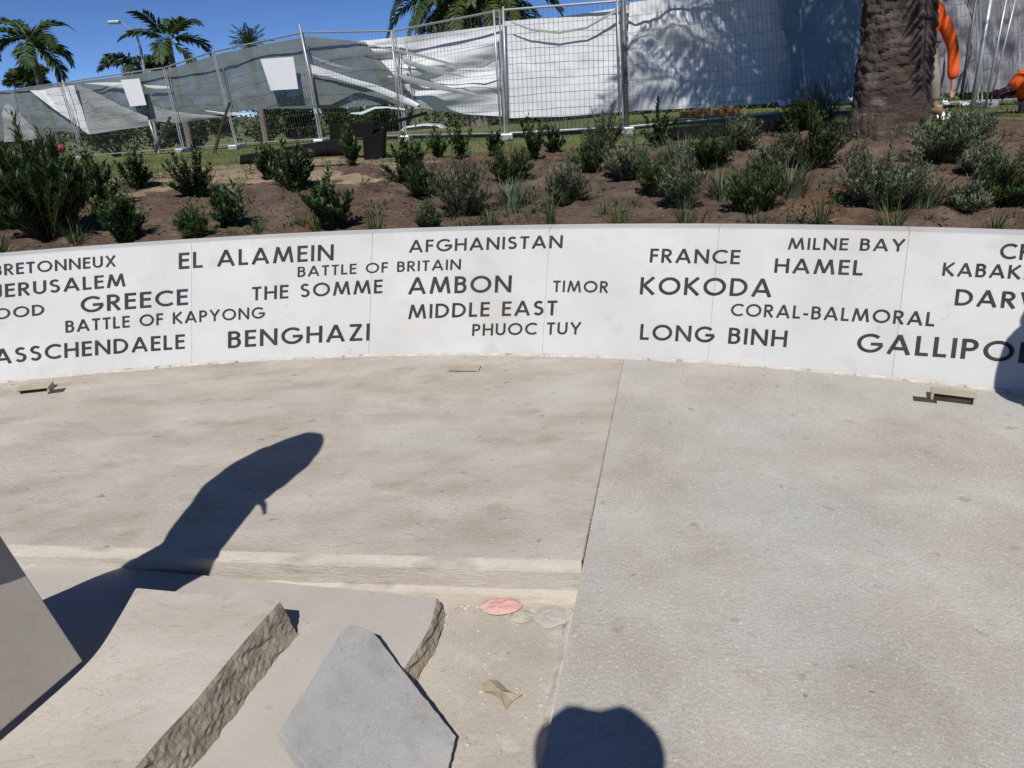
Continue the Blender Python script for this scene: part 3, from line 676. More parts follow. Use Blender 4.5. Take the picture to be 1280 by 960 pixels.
PL = [ # px, base py, height px, width px, kind, label
 (62, 296, 112, 112, 'fine', 'largest dark bushy plant at the left end of the bed'),
 (8, 285, 90, 74, 'fine', 'dark bushy plant cut by the left edge of the picture'),
 (125, 262, 66, 62, 'leafy', 'dark leafy shrub just right of the largest bushy plant'),
 (173, 238, 46, 36, 'upright', 'thin upright plant against the bare sandy slope at left'),
 (246, 247, 56, 56, 'leafy', 'dark bushy shrub above EL ALAMEIN, near the lawn edge'),
 (160, 304, 70, 50, 'leafy', 'dark shrub at the wall edge between BRETONNEUX and EL ALAMEIN'),
 (290, 284, 48, 46, 'leafy', 'small dark shrub just above the word ALAMEIN'),
 (244, 300, 36, 36, 'grey', 'sparse little grey plant at the wall above the letters EL'),
 (372, 240, 60, 62, 'leafy', 'dark broad shrub with a black sheet behind it'),
 (338, 226, 40, 34, 'leafy', 'small shrub by the left end of the black sheet'),
 (416, 286, 62, 58, 'leafy', 'olive rounded shrub right above the end of ALAMEIN'),
 (396, 294, 36, 18, 'grass', 'narrow grass tuft at the wall above the last letter of ALAMEIN'),
 (470, 292, 38, 30, 'grass', 'grass tuft at the wall left of AFGHANISTAN'),
 (506, 230, 60, 58, 'leafy', 'bright topped dark shrub right of the black box stand'),
 (440, 208, 52, 26, 'upright', 'slender plant in front of the black box stand'),
 (548, 196, 34, 30, 'upright', 'small plant on the lawn edge right of the bright topped shrub'),
 (577, 200, 38, 30, 'upright', 'small green plant on the lawn edge left of the double fence posts'),
 (618, 196, 34, 22, 'upright', 'narrow green plant below the double fence posts'),
 (636, 228, 40, 58, 'grey', 'silvery low shrub below the double fence posts'),
 (577, 272, 70, 74, 'grey', 'loose grey green shrub above AFGHANISTAN'),
 (614, 288, 42, 28, 'grass', 'bright grass tuft at the wall above the middle of AFGHANISTAN'),
 (538, 292, 38, 30, 'grey', 'small grey sprig at the wall above the start of AFGHANISTAN'),
 (668, 200, 46, 28, 'upright', 'green plant left of the white crowd barrier'),
 (692, 192, 32, 26, 'upright', 'short plant in front of the white crowd barrier'),
 (755, 190, 46, 50, 'grey', 'yellowish feathery shrub left of the thick dark post'),
 (822, 184, 46, 46, 'upright', 'feathery green plant right of the thick dark post'),
 (708, 258, 54, 56, 'grey', 'grey green shrub above the end of AFGHANISTAN'),
 (689, 288, 58, 14, 'grass', 'tall thin grass blades at the wall above the last letter of AFGHANISTAN'),
 (773, 288, 50, 28, 'grass', 'thin grass tuft at the wall left of FRANCE'),
 (786, 226, 54, 58, 'grey', 'grey bush on the slope right of the barrier'),
 (854, 262, 62, 62, 'grey', 'dense grey green shrub above FRANCE'),
 (856, 288, 46, 32, 'grass', 'grass tuft at the wall directly above FRANCE'),
 (886, 212, 46, 56, 'grey', 'grey shrub on the upper slope above the second half of FRANCE'),
 (925, 190, 40, 46, 'grey', 'brownish grey shrub on the crest left of the palm'),
 (940, 268, 56, 74, 'grey', 'wide green grey shrub between FRANCE and MILNE BAY'),
 (946, 289, 38, 46, 'grass', 'low grass tuft at the wall left of MILNE BAY'),
 (1014, 212, 60, 86, 'grey', 'broad silvery bush left of the palm trunk base'),
 (1026, 288, 62, 22, 'grass', 'tall green grass tuft at the wall above the start of MILNE BAY'),
 (1098, 264, 78, 108, 'grey', 'largest grey green bush in front of the palm trunk'),
 (1114, 288, 52, 60, 'grass', 'grass tuft at the wall above BAY'),
 (1176, 204, 56, 76, 'grey', 'grey bush right of the palm trunk base'),
 (1216, 182, 40, 50, 'grey', 'pale low bush by the leaning poles at right'),
 (1258, 258, 56, 66, 'grey', 'dark grey bush at the right edge of the bed'),
 (1242, 294, 40, 28, 'grass', 'grass tuft at the wall above the letter C of CRETE'),
 (96, 308, 40, 34, 'grass', 'grass tuft at the wall above the middle of BRETONNEUX'),
 (4, 322, 44, 22, 'grass', 'grass tuft at the wall at the left edge'),
 (324, 294, 30, 24, 'grass', 'small grass tuft at the wall above the middle of ALAMEIN'),
 (1022, 158, 60, 52, 'strap', 'dark spiky plant behind the crest left of the palm trunk'),
 (1000, 166, 36, 60, 'grey', 'low grey plant at the foot of the dark spiky plant'),
 (530, 250, 40, 44, 'grey', 'small wispy grey plant on the slope above the word OF BRITAIN'.replace('the word ', '')),
 (640, 262, 42, 40, 'strap', 'soft strappy tuft on the slope above STAN of AFGHANISTAN'),
 (820, 246, 46, 46, 'grey', 'wispy grey plant just left of the dense shrub above FRANCE'),
 (905, 252, 44, 44, 'strap', 'soft strappy tuft right of the dense shrub above FRANCE'),
 (985, 246, 50, 50, 'strap', 'strappy tuft on the slope above MILNE BAY, left of the largest grey green bush'),
 (960, 222, 40, 50, 'grey', 'pale wispy plant halfway up the slope above HAMEL'),

 (1150, 262, 46, 50, 'strap', 'soft strappy tuft right of the largest grey green bush'),
 (1206, 268, 36, 44, 'grey', 'thin grey plant on the bare soil above KABAKAUL'),
 (1225, 226, 40, 50, 'grey', 'grey tuft on the upper slope near the right edge'),
 (848, 206, 40, 50, 'strap', 'dark strappy tuft on the upper slope behind the shrub above FRANCE'),
 (735, 216, 36, 44, 'grey', 'pale wispy plant on the upper slope below the thick dark post'),
 (1168, 178, 36, 36, 'upright', 'small plant touching the right side of the palm trunk'),
]
rp = random.Random(21)
for px, py, hp, wpx, kind, lab in PL:
    p = ter_pick(px, py, lambda x, y: soilz(x, y)); d = (p-EYE).dot(CF)
    shrub(p, hp/FPX*d*1.06, wpx/FPX*d, kind, lab, rp, 'plants in the garden bed')

# sprigs of weed and dry litter between the shrubs
rw = random.Random(77); wm = MB()
for i in range(330):
    th = rw.uniform(-.30, .66); s_ = rw.uniform(.15, 3.4)**1.0; rho = 9.33+s_; x, y = CX+rho*sin(th), CY+rho*cos(th)
    f = MB()
    hh = rw.uniform(.04, .12)+(.14*rw.random() if rw.random() < .3 else 0)
    for k in range(rw.randint(14, 34)):
        a = rw.uniform(0, 6.28); r = .06*rw.random()
        if i % 2: blade(f, (cos(a)*r, sin(a)*r, -.01), a, hh*rw.uniform(.6, 1.1), .006, rw.uniform(.1, .9), .8, 3)
        else:
            q = Vector((cos(a)*r*1.4, sin(a)*r*1.4, hh*rw.random())); e = rw.uniform(0, 1.3); leafquad(f, q, Vector((cos(a)*cos(e), sin(a)*cos(e), sin(e))), rw.uniform(.03, .06), .014)
    b_ = len(wm.v); z = soilz(x, y)+.01; wm.v += [(p[0]+x, p[1]+y, p[2]+z) for p in f.v]; wm.f += [[q+b_ for q in fc] for fc in f.f]
tag(wm.build('weeds', M['leaf_mid']), 'low scattered weeds in the bare soil between the shrubs', 'weeds', kind='stuff')
m = MB()
for i in range(2600):
    th = rw.uniform(-.5, .8); s_ = 4.6*rw.random(); rho = 9.33+s_; x, y = CX+rho*sin(th), CY+rho*cos(th); z = soilz(x, y)+.018
    a = rw.uniform(0, 3.14); L_ = rw.uniform(.015, .07); d_ = Vector((cos(a), sin(a), rw.uniform(-.15, .35))); leafquad(m, Vector((x, y, z)), d_, L_, rw.uniform(.003, .009))
tag(m.build('leaf_litter', M['leaf_straw']), 'dry straw and leaf litter lying on the soil', 'litter', kind='stuff')

# ------------------------------------------------------------------ big palm trunk with its crown above the picture
TB = ter_pick(1112, 172, soilz); TD = (TB-EYE).dot(CF)
palm = empty('date_palm', TB); tag(palm, 'thick rough palm trunk standing in the bed, its crown above the picture', 'palm tree')
ax = atd(1128, 4, TB.y)-atd(1112, 172, TB.y); ax = Vector((ax.x/ax.z, .02, 1))
m = MB(); rows = []; NZ, NA = 330, 120; HT = 5.3
for i in range(NZ+1):
    z = HT*i/NZ; r = .315+.13*math.exp(-z/.2)+.11*math.exp(-z/.75)
    row = []
    for j in range(NA+1):
        a = 2*pi*(j % NA)/NA
        # leaf-base scars: staggered lozenges
        v = z/.085+.5*fbm(cos(a)*1.2, sin(a)*1.2, z*.8); row_i = math.floor(v); fv = v-row_i; u = a/(2*pi)*13+(.5 if row_i % 2 else 0)+.12*sin(row_i*3.3); fu = u-math.floor(u)
        hsh = noise.cell(Vector((math.floor(u), row_i, 3.3)))
        sc = max(0, 1-((fu-.5)/.5)**2)*max(0, 1-((fv-.45)/.55)**2)
        dsp = .020*sc*(.1+1.3*abs(hsh))*sm((z-.35)/.5)+.010*fbm(cos(a)*3, sin(a)*3, z*14)+.012*fbm(cos(a)*5, sin(a)*5, z*7)+.03*fbm(cos(a)*1.5, sin(a)*1.5, z*1.2)
        if z < .5: dsp += .03*abs(fbm(a*9, z*2, 6))
        rr = r+dsp; row.append((cos(a)*rr+ax.x*z, sin(a)*rr+ax.y*z, z-.25))
    rows.append(row)
m.grid(rows, True); m.build('trunk', M['bark'], palm, smooth=False)
def frond_mesh(m, L_, droop, up, nl, ll, wd, rnd, curl=0):
    """feather leaf along +x starting at the origin; returns nothing, fills mesh builder m (stalk+leaflets)"""
    pts = []; q = Vector((0, 0, 0)); e = up; S = 14
    for i in range(S+1):
        pts.append(q.copy()); q = q+Vector((cos(e), 0, sin(e)))*L_/S; e -= droop/S*(.5+i/S)
    m.tube(pts, [.028*L_/3*(1-.9*i/S)+.003 for i in range(S+1)], 4, False)
    for k in range(nl):
        u = .12+.88*k/nl; i = min(S-1, int(u*S)); p = pts[i].lerp(pts[i+1], u*S-i); t = (pts[i+1]-pts[i]).normalized()
        lf = ll*(.35+.65*sin(pi*min(1, u*.95+.12)))*rnd.uniform(.85, 1.1)
        for s in (-1, 1):
            d = (Vector((0, s, 0))*1+t*.75+Vector((0, 0, rnd.uniform(-.55, .55)+curl))).normalized()
            up_ = Vector((0, 0, 1)); sd_ = t*wd*.5
            tip = p+d*lf+Vector((0, 0, -.22*lf)); mid = p+d*lf*.5
            m.face([p-sd_*.4, mid-sd_, tip, mid+sd_])
def mats2(o, m2, cut):                                         # leaflets get the second material
    o.data.materials.append(m2)
rf = random.Random(5)
def crown(par, c, n, L_, rnd, nl=46, ll=.45, wd=.035, e0=-.5, e1=1.3, droop=1.6, tilt=0, protos=3, matn='palm_leaf'):
    pr = []
    for k in range(protos):
        fm = MB(); frond_mesh(fm, L_, droop*rnd.uniform(.8, 1.2), 0, nl, ll, wd, rnd); me = bpy.data.meshes.new('frond'); me.from_pydata(fm.v, [], fm.f); me.materials.append(M[matn]); pr.append(me)
    for i in range(n):
        o = bpy.data.objects.new('frond', pr[i % protos]); COL.objects.link(o); o.parent = par
        az = i*2.399+rnd.uniform(-.2, .2); el = e0+(e1-e0)*(i/n)**.8+rnd.uniform(-.08, .08)
        o.location = c; o.rotation_euler = (rnd.uniform(-.2, .2), -el, az); s = rnd.uniform(.85, 1.08); o.scale = (s, s, s)
crown(palm, Vector((ax.x*(HT-.3), ax.y*(HT-.3), HT-.35)), 44, 3.3, rf, nl=70, ll=.5, wd=.045, e0=-.55, e1=1.4, droop=1.2)

# ------------------------------------------------------------------ temporary mesh fence
FP = [(-120, 24), (15, 22), (92, 20.5), (222, 18.2), (290, 16.4), (398, 14.8), (505, 13.4), (632, 11.9), (781, 11.2), (1010, 11.6), (1222, 12.0), (1420, 12.4)]
FTOP = [(-120, 125), (15, 112), (75, 103), (205, 84), (266, 64), (377, 40), (492, 38), (626, 12), (779, 0), (1000, -34), (1222, -40), (1440, -40)]
FB = []
for (px, d) in FP:
    r = ray(px, 150); x = r.x/r.y*d; FB.append(Vector((x, d, terr(x, d)-.02)))
def onfence(px, py, off=0):
    r = ray(px, py); best = None
    for a, b in zip(FB, FB[1:]):
        n = Vector((b.y-a.y, -(b.x-a.x), 0)).normalized(); den = r.dot(n)
        if abs(den) < 1e-5: continue
        k = (a-EYE).dot(n)/den; p = EYE+r*k; e = b-a; t = ((p-a).dot(Vector((e.x, e.y, 0))))/(e.x**2+e.y**2)
        if k > 0 and -.0001 <= t <= 1.0001: best = (p+n*off*(1 if n.y < 0 else -1), n if n.y < 0 else -n); break
    return best if best else (EYE+r*15, Vector((0, -1, 0)))
# panels
for k in range(len(FB)-1):
    a, b = FB[k], FB[k+1]
    hh = 2.15
    ta = atd(FTOP[k][0], FTOP[k][1], a.y); tb = atd(FTOP[k+1][0], FTOP[k+1][1], b.y)
    e = (b-a); e2 = Vector((e.x, e.y, 0)).normalized(); nn = Vector((e2.y, -e2.x, 0))
    t = empty('temporary_fence', a)
    where = ['at the far left end', 'with a red bag at its foot', 'carrying the small white board', 'with grey cloth between two leaning posts', 'carrying the larger white board', 'above the black box stand',
             'left of the double posts', 'with the brightest white cloth', 'right of the thick dark post', 'behind the palm trunk', 'at the far right behind the workers'][k]
    tag(t, 'temporary steel mesh fence panel '+where, 'fence panel', 'temporary fence panels')
    def P(u, v, off=0):
        q0 = a.lerp(b, u); q1 = ta.lerp(tb, u); return q0.lerp(q1, v)+nn*off
    A_, B_ = .012, .988
    for u in (A_, B_):
        m = MB(); m.tube([P(u, 0)-a, P(u, 1)-a], .0135, 8); m.build('post', M['galv'], t)
    m = MB(); m.tube([P(A_, .995)-a, P(B_, .995)-a], .017, 6); m.build('top_rail', M['galv'], t)
    m = MB(); m.tube([P(A_, .045)-a, P(B_, .045)-a], .017, 6); m.build('bottom_rail', M['galv'], t)
    m = MB(); L_ = (b-a).length; n = int(L_/.075)
    for i in range(1, n):
        p0, p1 = P(i/n, .045)-a, P(i/n, .995)-a; m.tube([p0, p1], .0022, 3, False)
    for i in range(1, 8):
        m.tube([P(A_, .045+.95*i/8)-a, P(B_, .045+.95*i/8)-a], .0028, 3, False)
    tag(m.build('wire_mesh', M['galv_dark'], t), kind='stuff')
    m = MB(); q = P(0, 0)-a; m.box((q.x-.1, q.y-.3, -.02), (q.x+.1, q.y+.3, .09)); o = m.build('foot_block', M['galv'], t); bevel(o, .02)
# extra posts that lean or stand proud of the panels
def pole(p0, p1, r, label, mt='galv', cat='post', name='fence_post'):
    m = MB(); m.tube([p0-p0, p1-p0], r, 8); o = m.build(name, M[mt], org=p0, smooth=True); tag(o, label, cat)
def ppole(xb, yb, xt, yt, d, r, label, mt='galv', **k):
    p0 = atd(xb, yb, d); p1 = atd(xt, yt, d); p0.z -= .05; pole(p0, p1, r*.75, label, mt, **k)
ppole(634, 166, 629, 8, 11.75, .022, 'right one of the double bright fence posts')
ppole(626, 164, 617, 12, 11.8, .020, 'left one of the double bright fence posts')
ppole(784, 166, 778, -20, 11.1, .045, 'thick dark post in front of the shaded cloth', 'galv_dark')
ppole(776, 164, 771, -20, 11.15, .016, 'thin bright post just left of the thick dark post')
ppole(402, 162, 374, 30, 14.7, .026, 'tall leaning post where the sky meets the cloth top')
ppole(520, 160, 507, 48, 13.3, .018, 'first of the two slanting posts left of the white cloth')
ppole(500, 160, 489, 38, 13.4, .018, 'second slanting post, below the small top cap left of the white cloth')
ppole(106, 188, 78, 100, 20.3, .022, 'leaning post crossing another one near the red bag')
ppole(96, 190, 104, 104, 20.4, .022, 'post slanting the other way near the red bag')
ppole(197, 184, 186, 150, 18.6, .03, 'short stub post below the small white board')
ppole(1214, 146, 1240, -12, 11.0, .045, 'thickest of the leaning poles right of the orange sleeve')
ppole(1203, 112, 1222, -12, 11.5, .03, 'curved grey pole nearest the orange sleeve', 'galv_dark')
ppole(1232, 132, 1260, -12, 11.3, .022, 'bright thin pole left of the orange crouching worker')
ppole(1238, 128, 1272, -12, 11.6, .018, 'thinnest bright pole at the far right of the scaffold poles')
ppole(1076, 150, 1086, -10, 11.3, .02, 'thin pole hidden half behind the palm trunk')
for (xb, yb, xm, ym, xt, yt, d, lab) in ((266, 200, 276, 160, 287, 128, 15.6, 'dark stake propping the fence post in the middle left'), (194, 190, 203, 165, 213, 146, 17.4, 'shorter dark stake under the small white board')):
    m = MB(); p = atd(xb, yb, d); m.tube([p-p, atd(xm, ym, d)-p, atd(xt, yt, d)-p], [.035, .03, .025], 7)
    m.tube([atd(xm, ym, d)-p, atd(xm+10, ym-13, d)-p], .018, 6); tag(m.build('timber_stake', M['dark_stake'], org=p), lab, 'stake')

# cloth
def lerp_poly(pl, t):
    L_ = [0]
    for a, b in zip(pl, pl[1:]): L_.append(L_[-1]+hypot(b[0]-a[0], b[1]-a[1]))
    s = t*L_[-1]
    for i in range(len(pl)-1):
        if s <= L_[i+1]+1e-9:
            k = (s-L_[i])/max(1e-9, L_[i+1]-L_[i]); return pl[i][0]+(pl[i+1][0]-pl[i][0])*k, pl[i][1]+(pl[i+1][1]-pl[i][1])*k
    return pl[-1]
def cloth(top, bot, mt, label, off=.03, amp=.03, nx=90, nz=30, seed=0, diag=1.2, freq=3.0, name='shade_cloth', group='shade cloth hung on the fence', hard=1.0):
    m = MB(); rows = []
    for i in range(nx+1):
        t = i/nx; a = lerp_poly(top, t); b = lerp_poly(bot, t); row = []
        for j in range(nz+1):
            v = j/nz; x = a[0]+(b[0]-a[0])*v; y = a[1]+(b[1]-a[1])*v
            p, n = onfence(x, y); d = (p-EYE).length
            s = x/FPX*d
            zz = (480-y)/FPX*d
            f = s*freq+zz*diag+.7*fbm(s*.8, zz*.8, seed)
            w_ = amp*(sin(f*2.1)*.6+abs(fbm(s*1.1+zz*diag*.3, zz*.9, seed+4))*1.3+.35*hard*abs(noise.noise(Vector((f*1.7, zz*.6, seed)))))*(.25+.75*sin(pi*min(1, max(0, v*.85+.1))))
            row.append(p+n*(off*.6+w_-.04-amp*2.2 if off < .055 else off*.6+w_*.6-.02-amp*.6))
        rows.append(row)
    m.grid(rows); o = m.build(name, M[mt], smooth=True); tag(o, label, 'shade cloth', group); return o
# grey-green long run on the left
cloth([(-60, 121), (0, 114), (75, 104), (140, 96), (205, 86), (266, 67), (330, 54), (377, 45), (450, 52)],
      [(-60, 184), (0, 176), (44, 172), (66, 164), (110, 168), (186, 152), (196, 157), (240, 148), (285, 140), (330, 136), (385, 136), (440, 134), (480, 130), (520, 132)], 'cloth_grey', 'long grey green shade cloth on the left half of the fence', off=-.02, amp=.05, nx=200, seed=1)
cloth([(0, 127), (8, 132), (20, 142)], [(0, 178), (28, 176), (46, 173)], 'cloth_pale', 'pale fold of cloth hanging at the left edge', off=.05, amp=.05, nx=30, seed=2, diag=3)
cloth([(37, 113), (50, 113), (91, 104)], [(100, 160), (104, 164), (112, 168)], 'cloth_white', 'white triangular fold of cloth by the crossing posts', off=.06, amp=.06, nx=40, seed=3, diag=2)
cloth([(96, 106), (112, 112), (150, 132), (184, 146)], [(108, 168), (120, 167), (150, 162), (189, 157)], 'cloth_pale', 'pale crumpled cloth under the small white board', off=.055, amp=.07, nx=50, seed=4, diag=2.6)
cloth([(100, 104), (130, 103), (155, 103)], [(118, 105.5), (135, 108), (156, 110)], 'cloth_white', 'thin white strip of cloth left of the small white board', off=.06, amp=.03, nx=30, nz=8, seed=5)
cloth([(180, 106), (195, 107), (213, 108)], [(183, 109), (195, 111), (213, 111)], 'cloth_white', 'thin white strip of cloth right of the small white board', off=.06, amp=.02, nx=20, nz=6, seed=6)
cloth([(186, 132), (210, 139), (240, 143), (275, 146)], [(190, 152), (215, 154), (240, 151), (276, 147)], 'cloth_pale', 'pale sagging hem of cloth between the two leaning posts', off=.05, amp=.05, nx=40, nz=12, seed=7)
cloth([(254, 138), (280, 141), (312, 140)], [(256, 139.5), (284, 145), (313, 142)], 'cloth_white', 'white hem of cloth right of the dark stake', off=.05, amp=.02, nx=30, nz=6, seed=8)
# diagonal pale folds right of the large board
cloth([(390, 70), (405, 74), (440, 86)], [(392, 73), (415, 82), (441, 87)], 'cloth_pale', 'short pale fold high on the grey cloth', off=.06, amp=.02, nx=30, nz=6, seed=9)
cloth([(386, 80), (412, 88), (440, 98), (470, 106), (505, 120), (525, 130)], [(388, 92), (412, 96), (440, 104), (470, 114), (498, 126), (520, 135)], 'cloth_white', 'white diagonal fold across the grey cloth above the black box', off=.06, amp=.04, nx=50, nz=10, seed=10)
cloth([(384, 96), (410, 100), (440, 107), (470, 113)], [(384, 132), (410, 131), (440, 116), (468, 114)], 'leaf_straw' if False else 'cloth_grey', 'darker green lower flap of cloth above the black box', off=.045, amp=.03, nx=40, nz=12, seed=11)
cloth([(440, 141), (452, 140), (470, 133), (485, 133), (508, 136)], [(440, 142.5), (454, 143), (470, 136), (485, 135), (508, 138)], 'cloth_white', 'curled white hem of cloth over the black box', off=.1, amp=.02, nx=40, nz=5, seed=12)
# white sheets
cloth([(436, 51), (492, 46), (560, 37), (632, 28)], [(452, 78), (478, 130), (575, 144), (634, 147)], 'cloth_white', 'white sheet with long diagonal folds left of the double posts', off=.02, amp=.085, nx=130, nz=60, seed=13, diag=4.0, freq=.8, hard=.4)
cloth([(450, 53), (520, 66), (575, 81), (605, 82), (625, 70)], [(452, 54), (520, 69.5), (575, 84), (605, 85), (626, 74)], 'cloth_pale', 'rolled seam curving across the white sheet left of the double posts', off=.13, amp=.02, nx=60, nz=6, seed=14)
cloth([(505, 72), (540, 84), (585, 96)], [(508, 80), (545, 92), (585, 96.5)], 'cloth_pale', 'upper painted shade crease of the white sheet left of the double posts', off=.12, amp=.03, nx=40, nz=8, seed=15)  # pale grey strip, the crease's shade put into its cloth colour
cloth([(500, 92), (540, 102), (618, 123)], [(510, 102), (548, 112), (618, 124)], 'cloth_pale', 'lower painted shade crease of the white sheet left of the double posts', off=.13, amp=.03, nx=40, nz=8, seed=16)  # second grey strip, coloured as the shade of a fold
cloth([(628, 26), (700, 20), (778, 8)], [(630, 148), (700, 146), (780, 140)], 'cloth_white', 'brightest white sheet right of the double posts', off=.01, amp=.03, nx=100, nz=50, seed=17, diag=.6, freq=1.0, hard=.3)
cloth([(641, 27), (665, 36), (700, 40), (735, 33), (776, 8)], [(641, 29), (665, 39), (700, 43), (735, 36), (777, 12)], 'cloth_pale', 'rolled seam sagging across the brightest white sheet', off=.12, amp=.02, nx=60, nz=6, seed=18)
cloth([(778, 2), (870, -10), (1010, -30)], [(780, 140), (850, 136), (900, 134), (1010, 126)], 'cloth_white', 'white sheet shaded by the palm right of the thick dark post', off=.01, amp=.10, nx=150, nz=50, seed=19, diag=1.5, freq=1.3, hard=.6)
cloth([(985, -30), (1040, -32), (1075, -34)], [(990, 130), (1030, 130), (1075, 128)], 'cloth_blue', 'blue grey tarp left of the palm trunk', off=.06, amp=.05, nx=60, nz=30, seed=20, diag=.1, freq=3)
cloth([(1075, -34), (1200, -38), (1330, -40)], [(1075, 128), (1200, 116), (1330, 112)], 'tarp_grey', 'pale mauve tarp behind the workers at right', off=.05, amp=.14, nx=120, nz=40, seed=21, diag=.35, freq=3.2, hard=2)
# white boards
for (q, lab) in (([(155, 100), (178, 98), (187, 131), (167, 133)], 'small white blank board tied to the fence at left'), ([(330, 74), (371, 71), (377, 111), (343, 113)], 'larger white blank board tied to the fence beside the tall leaning post')):
    pts = [onfence(x, y, .09)[0] for x, y in q]; n = onfence(*q[0])[1]
    m = MB(); m.prism([p-pts[0] for p in pts][::-1], -n*.01); tag(m.build('white_board', M['board'], org=pts[0]), lab, 'board')

# ------------------------------------------------------------------ things on the lawn
# black box stand
p = atd(458, 200, 9.6); p.z = terr(p.x, p.y)-.05
t = empty('box_stand', p); tag(t, 'black box on a thick black post at the lawn edge', 'stand')
k = 9.6/FPX
m = MB(); c = [atd(411, 156, 9.6)-p, atd(412, 175, 9.6)-p, atd(470, 170, 9.6)-p, atd(468, 152, 9.6)-p]; m.prism(c, (0.02, .35, 0)); o = m.build('box', M['black'], t); bevel(o, .012)
m = MB(); c = [atd(453, 168, 9.55)-p, atd(455, 203, 9.55)-p, atd(478, 203, 9.55)-p, atd(480, 160, 9.55)-p]; m.prism(c, (0, .28, 0)); o = m.build('post', M['black'], t); bevel(o, .01)
m = MB(); c = [atd(464, 163, 9.5)-p, atd(464, 158, 9.5)-p, atd(534, 139, 9.7)-p, atd(533, 143, 9.7)-p]; m.prism(c, (0, .06, 0)); m.build('arm', M['black'], t)
# black plastic sheeting along the crest
def strip(pts_top, pts_bot, d, label, mt='black', name='plastic_sheet'):
    m = MB(); rows = []
    for i in range(41):
        a = lerp_poly(pts_top, i/40); b = lerp_poly(pts_bot, i/40); w_ = .05*fbm(i*.3, 2)
        rows.append([atd(a[0], a[1], d+w_), atd((a[0]+b[0])/2, (a[1]+b[1])/2, d+w_*2-.04), atd(b[0], b[1], d-.05)])
    m.grid(rows); o = m.build(name, M[mt], smooth=True); s = o.modifiers.new('t', 'SOLIDIFY'); s.thickness = .006; tag(o, label, 'plastic sheet')
strip([(300, 194), (330, 190), (360, 183), (400, 177), (446, 172)], [(300, 206), (330, 203), (360, 199), (400, 196), (446, 194)], 8.9, 'low black plastic sheet standing along the bed edge left of the box stand')
strip([(838, 160), (880, 157), (930, 155), (985, 150)], [(838, 176), (880, 174), (930, 170), (985, 166)], 9.3, 'low black plastic sheet along the bed crest left of the palm')
# crowd barrier
p = atd(710, 166, 12.6); t = empty('crowd_barrier', p); tag(t, 'white crowd barrier with vertical bars behind the bed', 'barrier')
def Q(x, y): return atd(x, y, 12.6)-p
m = MB(); m.tube([Q(684, 166), Q(684, 146), Q(735, 145), Q(735, 165)], .014, 6); m.tube([Q(684, 163), Q(735, 162)], .014, 6); m.build('frame', M['board'], t)
for i in range(1, 10):
    x = 684+51*i/10; m = MB(); m.tube([Q(x, 163), Q(x, 146)], .008, 5); m.build('bar', M['board'], t)
# red bag
c = atd(72, 183, 19.6); m = MB(); rows = []
for i in range(9):
    v = i/8; r = .13*sin(pi*(.08+.84*v))**.6; rows.append([(cos(2*pi*j/14)*r*1.5*(1+.1*sin(3*j)), sin(2*pi*j/14)*r*.8, -.16+.22*v) for j in range(15)])
m.grid(rows); tag(m.build('red_bag', M['red'], org=c, smooth=True), 'small round red bag at the foot of the fence at left', 'bag')
# pallets of bricks and timber behind the fence
def brickstack(px, py, d, w_, h_, mt, label):
    c = atd(px, py, d); t = empty('brick_stack' if mt == 'brick' else 'timber_stack', c); tag(t, label, 'stack')
    nx = 3; nz = 2
    m = MB(); m.box((-w_/2, 0, -.1), (w_/2, .6, -.005)); m.build('pallet', M['timber'], t)
    for i in range(nx):
        for j in range(nz):
            m = MB(); m.box((-w_/2+w_*i/nx+.006, 0, h_*j/nz), (-w_/2+w_*(i+1)/nx-.006, .55, h_*(j+1)/nz-.008)); o = m.build('brick' if mt == 'brick' else 'board', M[mt], t); bevel(o, .008, 1)
brickstack(868, 148, 14.5, .35, .14, 'brick', 'left stack of orange bricks seen under the shaded cloth')
brickstack(884, 148, 14.2, .22, .20, 'timber', 'yellow timber stack between the orange bricks')
brickstack(912, 147, 14.5, .42, .17, 'brick', 'right stack of orange bricks seen under the shaded cloth')
# white car beyond the fence
cp = atd(530, 166, 34.0); t = empty('parked_car', (cp.x, cp.y, cp.z-1.05)); tag(t, 'white car parked beyond the fence, only its roof showing', 'car')
body = [(-2.1, .35), (-2.15, .75), (-1.9, .92), (-1.35, .98), (-.75, 1.38), (.1, 1.45), (.8, 1.38), (1.35, .98), (2.0, .86), (2.2, .6), (2.15, .35)]
m = MB(); m.prism([(x, -.85, z) for x, z in body][::-1], (0, 1.7, 0)); o = m.build('body', M['car'], t); bevel(o, .08, 3)
m = MB(); m.prism([(x, -.865, z) for x, z in ((-1.2, 1.0), (-.7, 1.32), (.1, 1.38), (.72, 1.32), (1.15, 1.0))][::-1], (0, 1.73, 0)); m.build('side_window', M['glass'], t)
for x in (-1.35, 1.35):
    for y in (-.8, .8):
        m = MB(); m.tube([(x, y-.1, .32), (x, y+.1, .32)], .32, 16); m.build('wheel', M['rubber'], t)
# street lamp
lp = atd(177, 100, 42); zb = terr(lp.x, lp.y)
t = empty('street_lamp', (lp.x, lp.y, zb)); tag(t, 'tall thin street lamp with one arm beside the middle palm', 'street lamp')
o0 = Vector((lp.x, lp.y, zb)); m = MB(); m.tube([(0, 0, 0), atd(176, 62, 42)-o0, atd(170, 42, 42)-o0, atd(153, 29, 42)-o0], [.09, .07, .05, .045], 6); m.build('pole', M['galv'], t)
m = MB(); q = atd(143, 28, 42)-o0; m.box((q.x-.32, q.y-.15, q.z-.07), (q.x+.3, q.y+.15, q.z+.09)); o = m.build('lamp_head', M['galv'], t); bevel(o, .05)

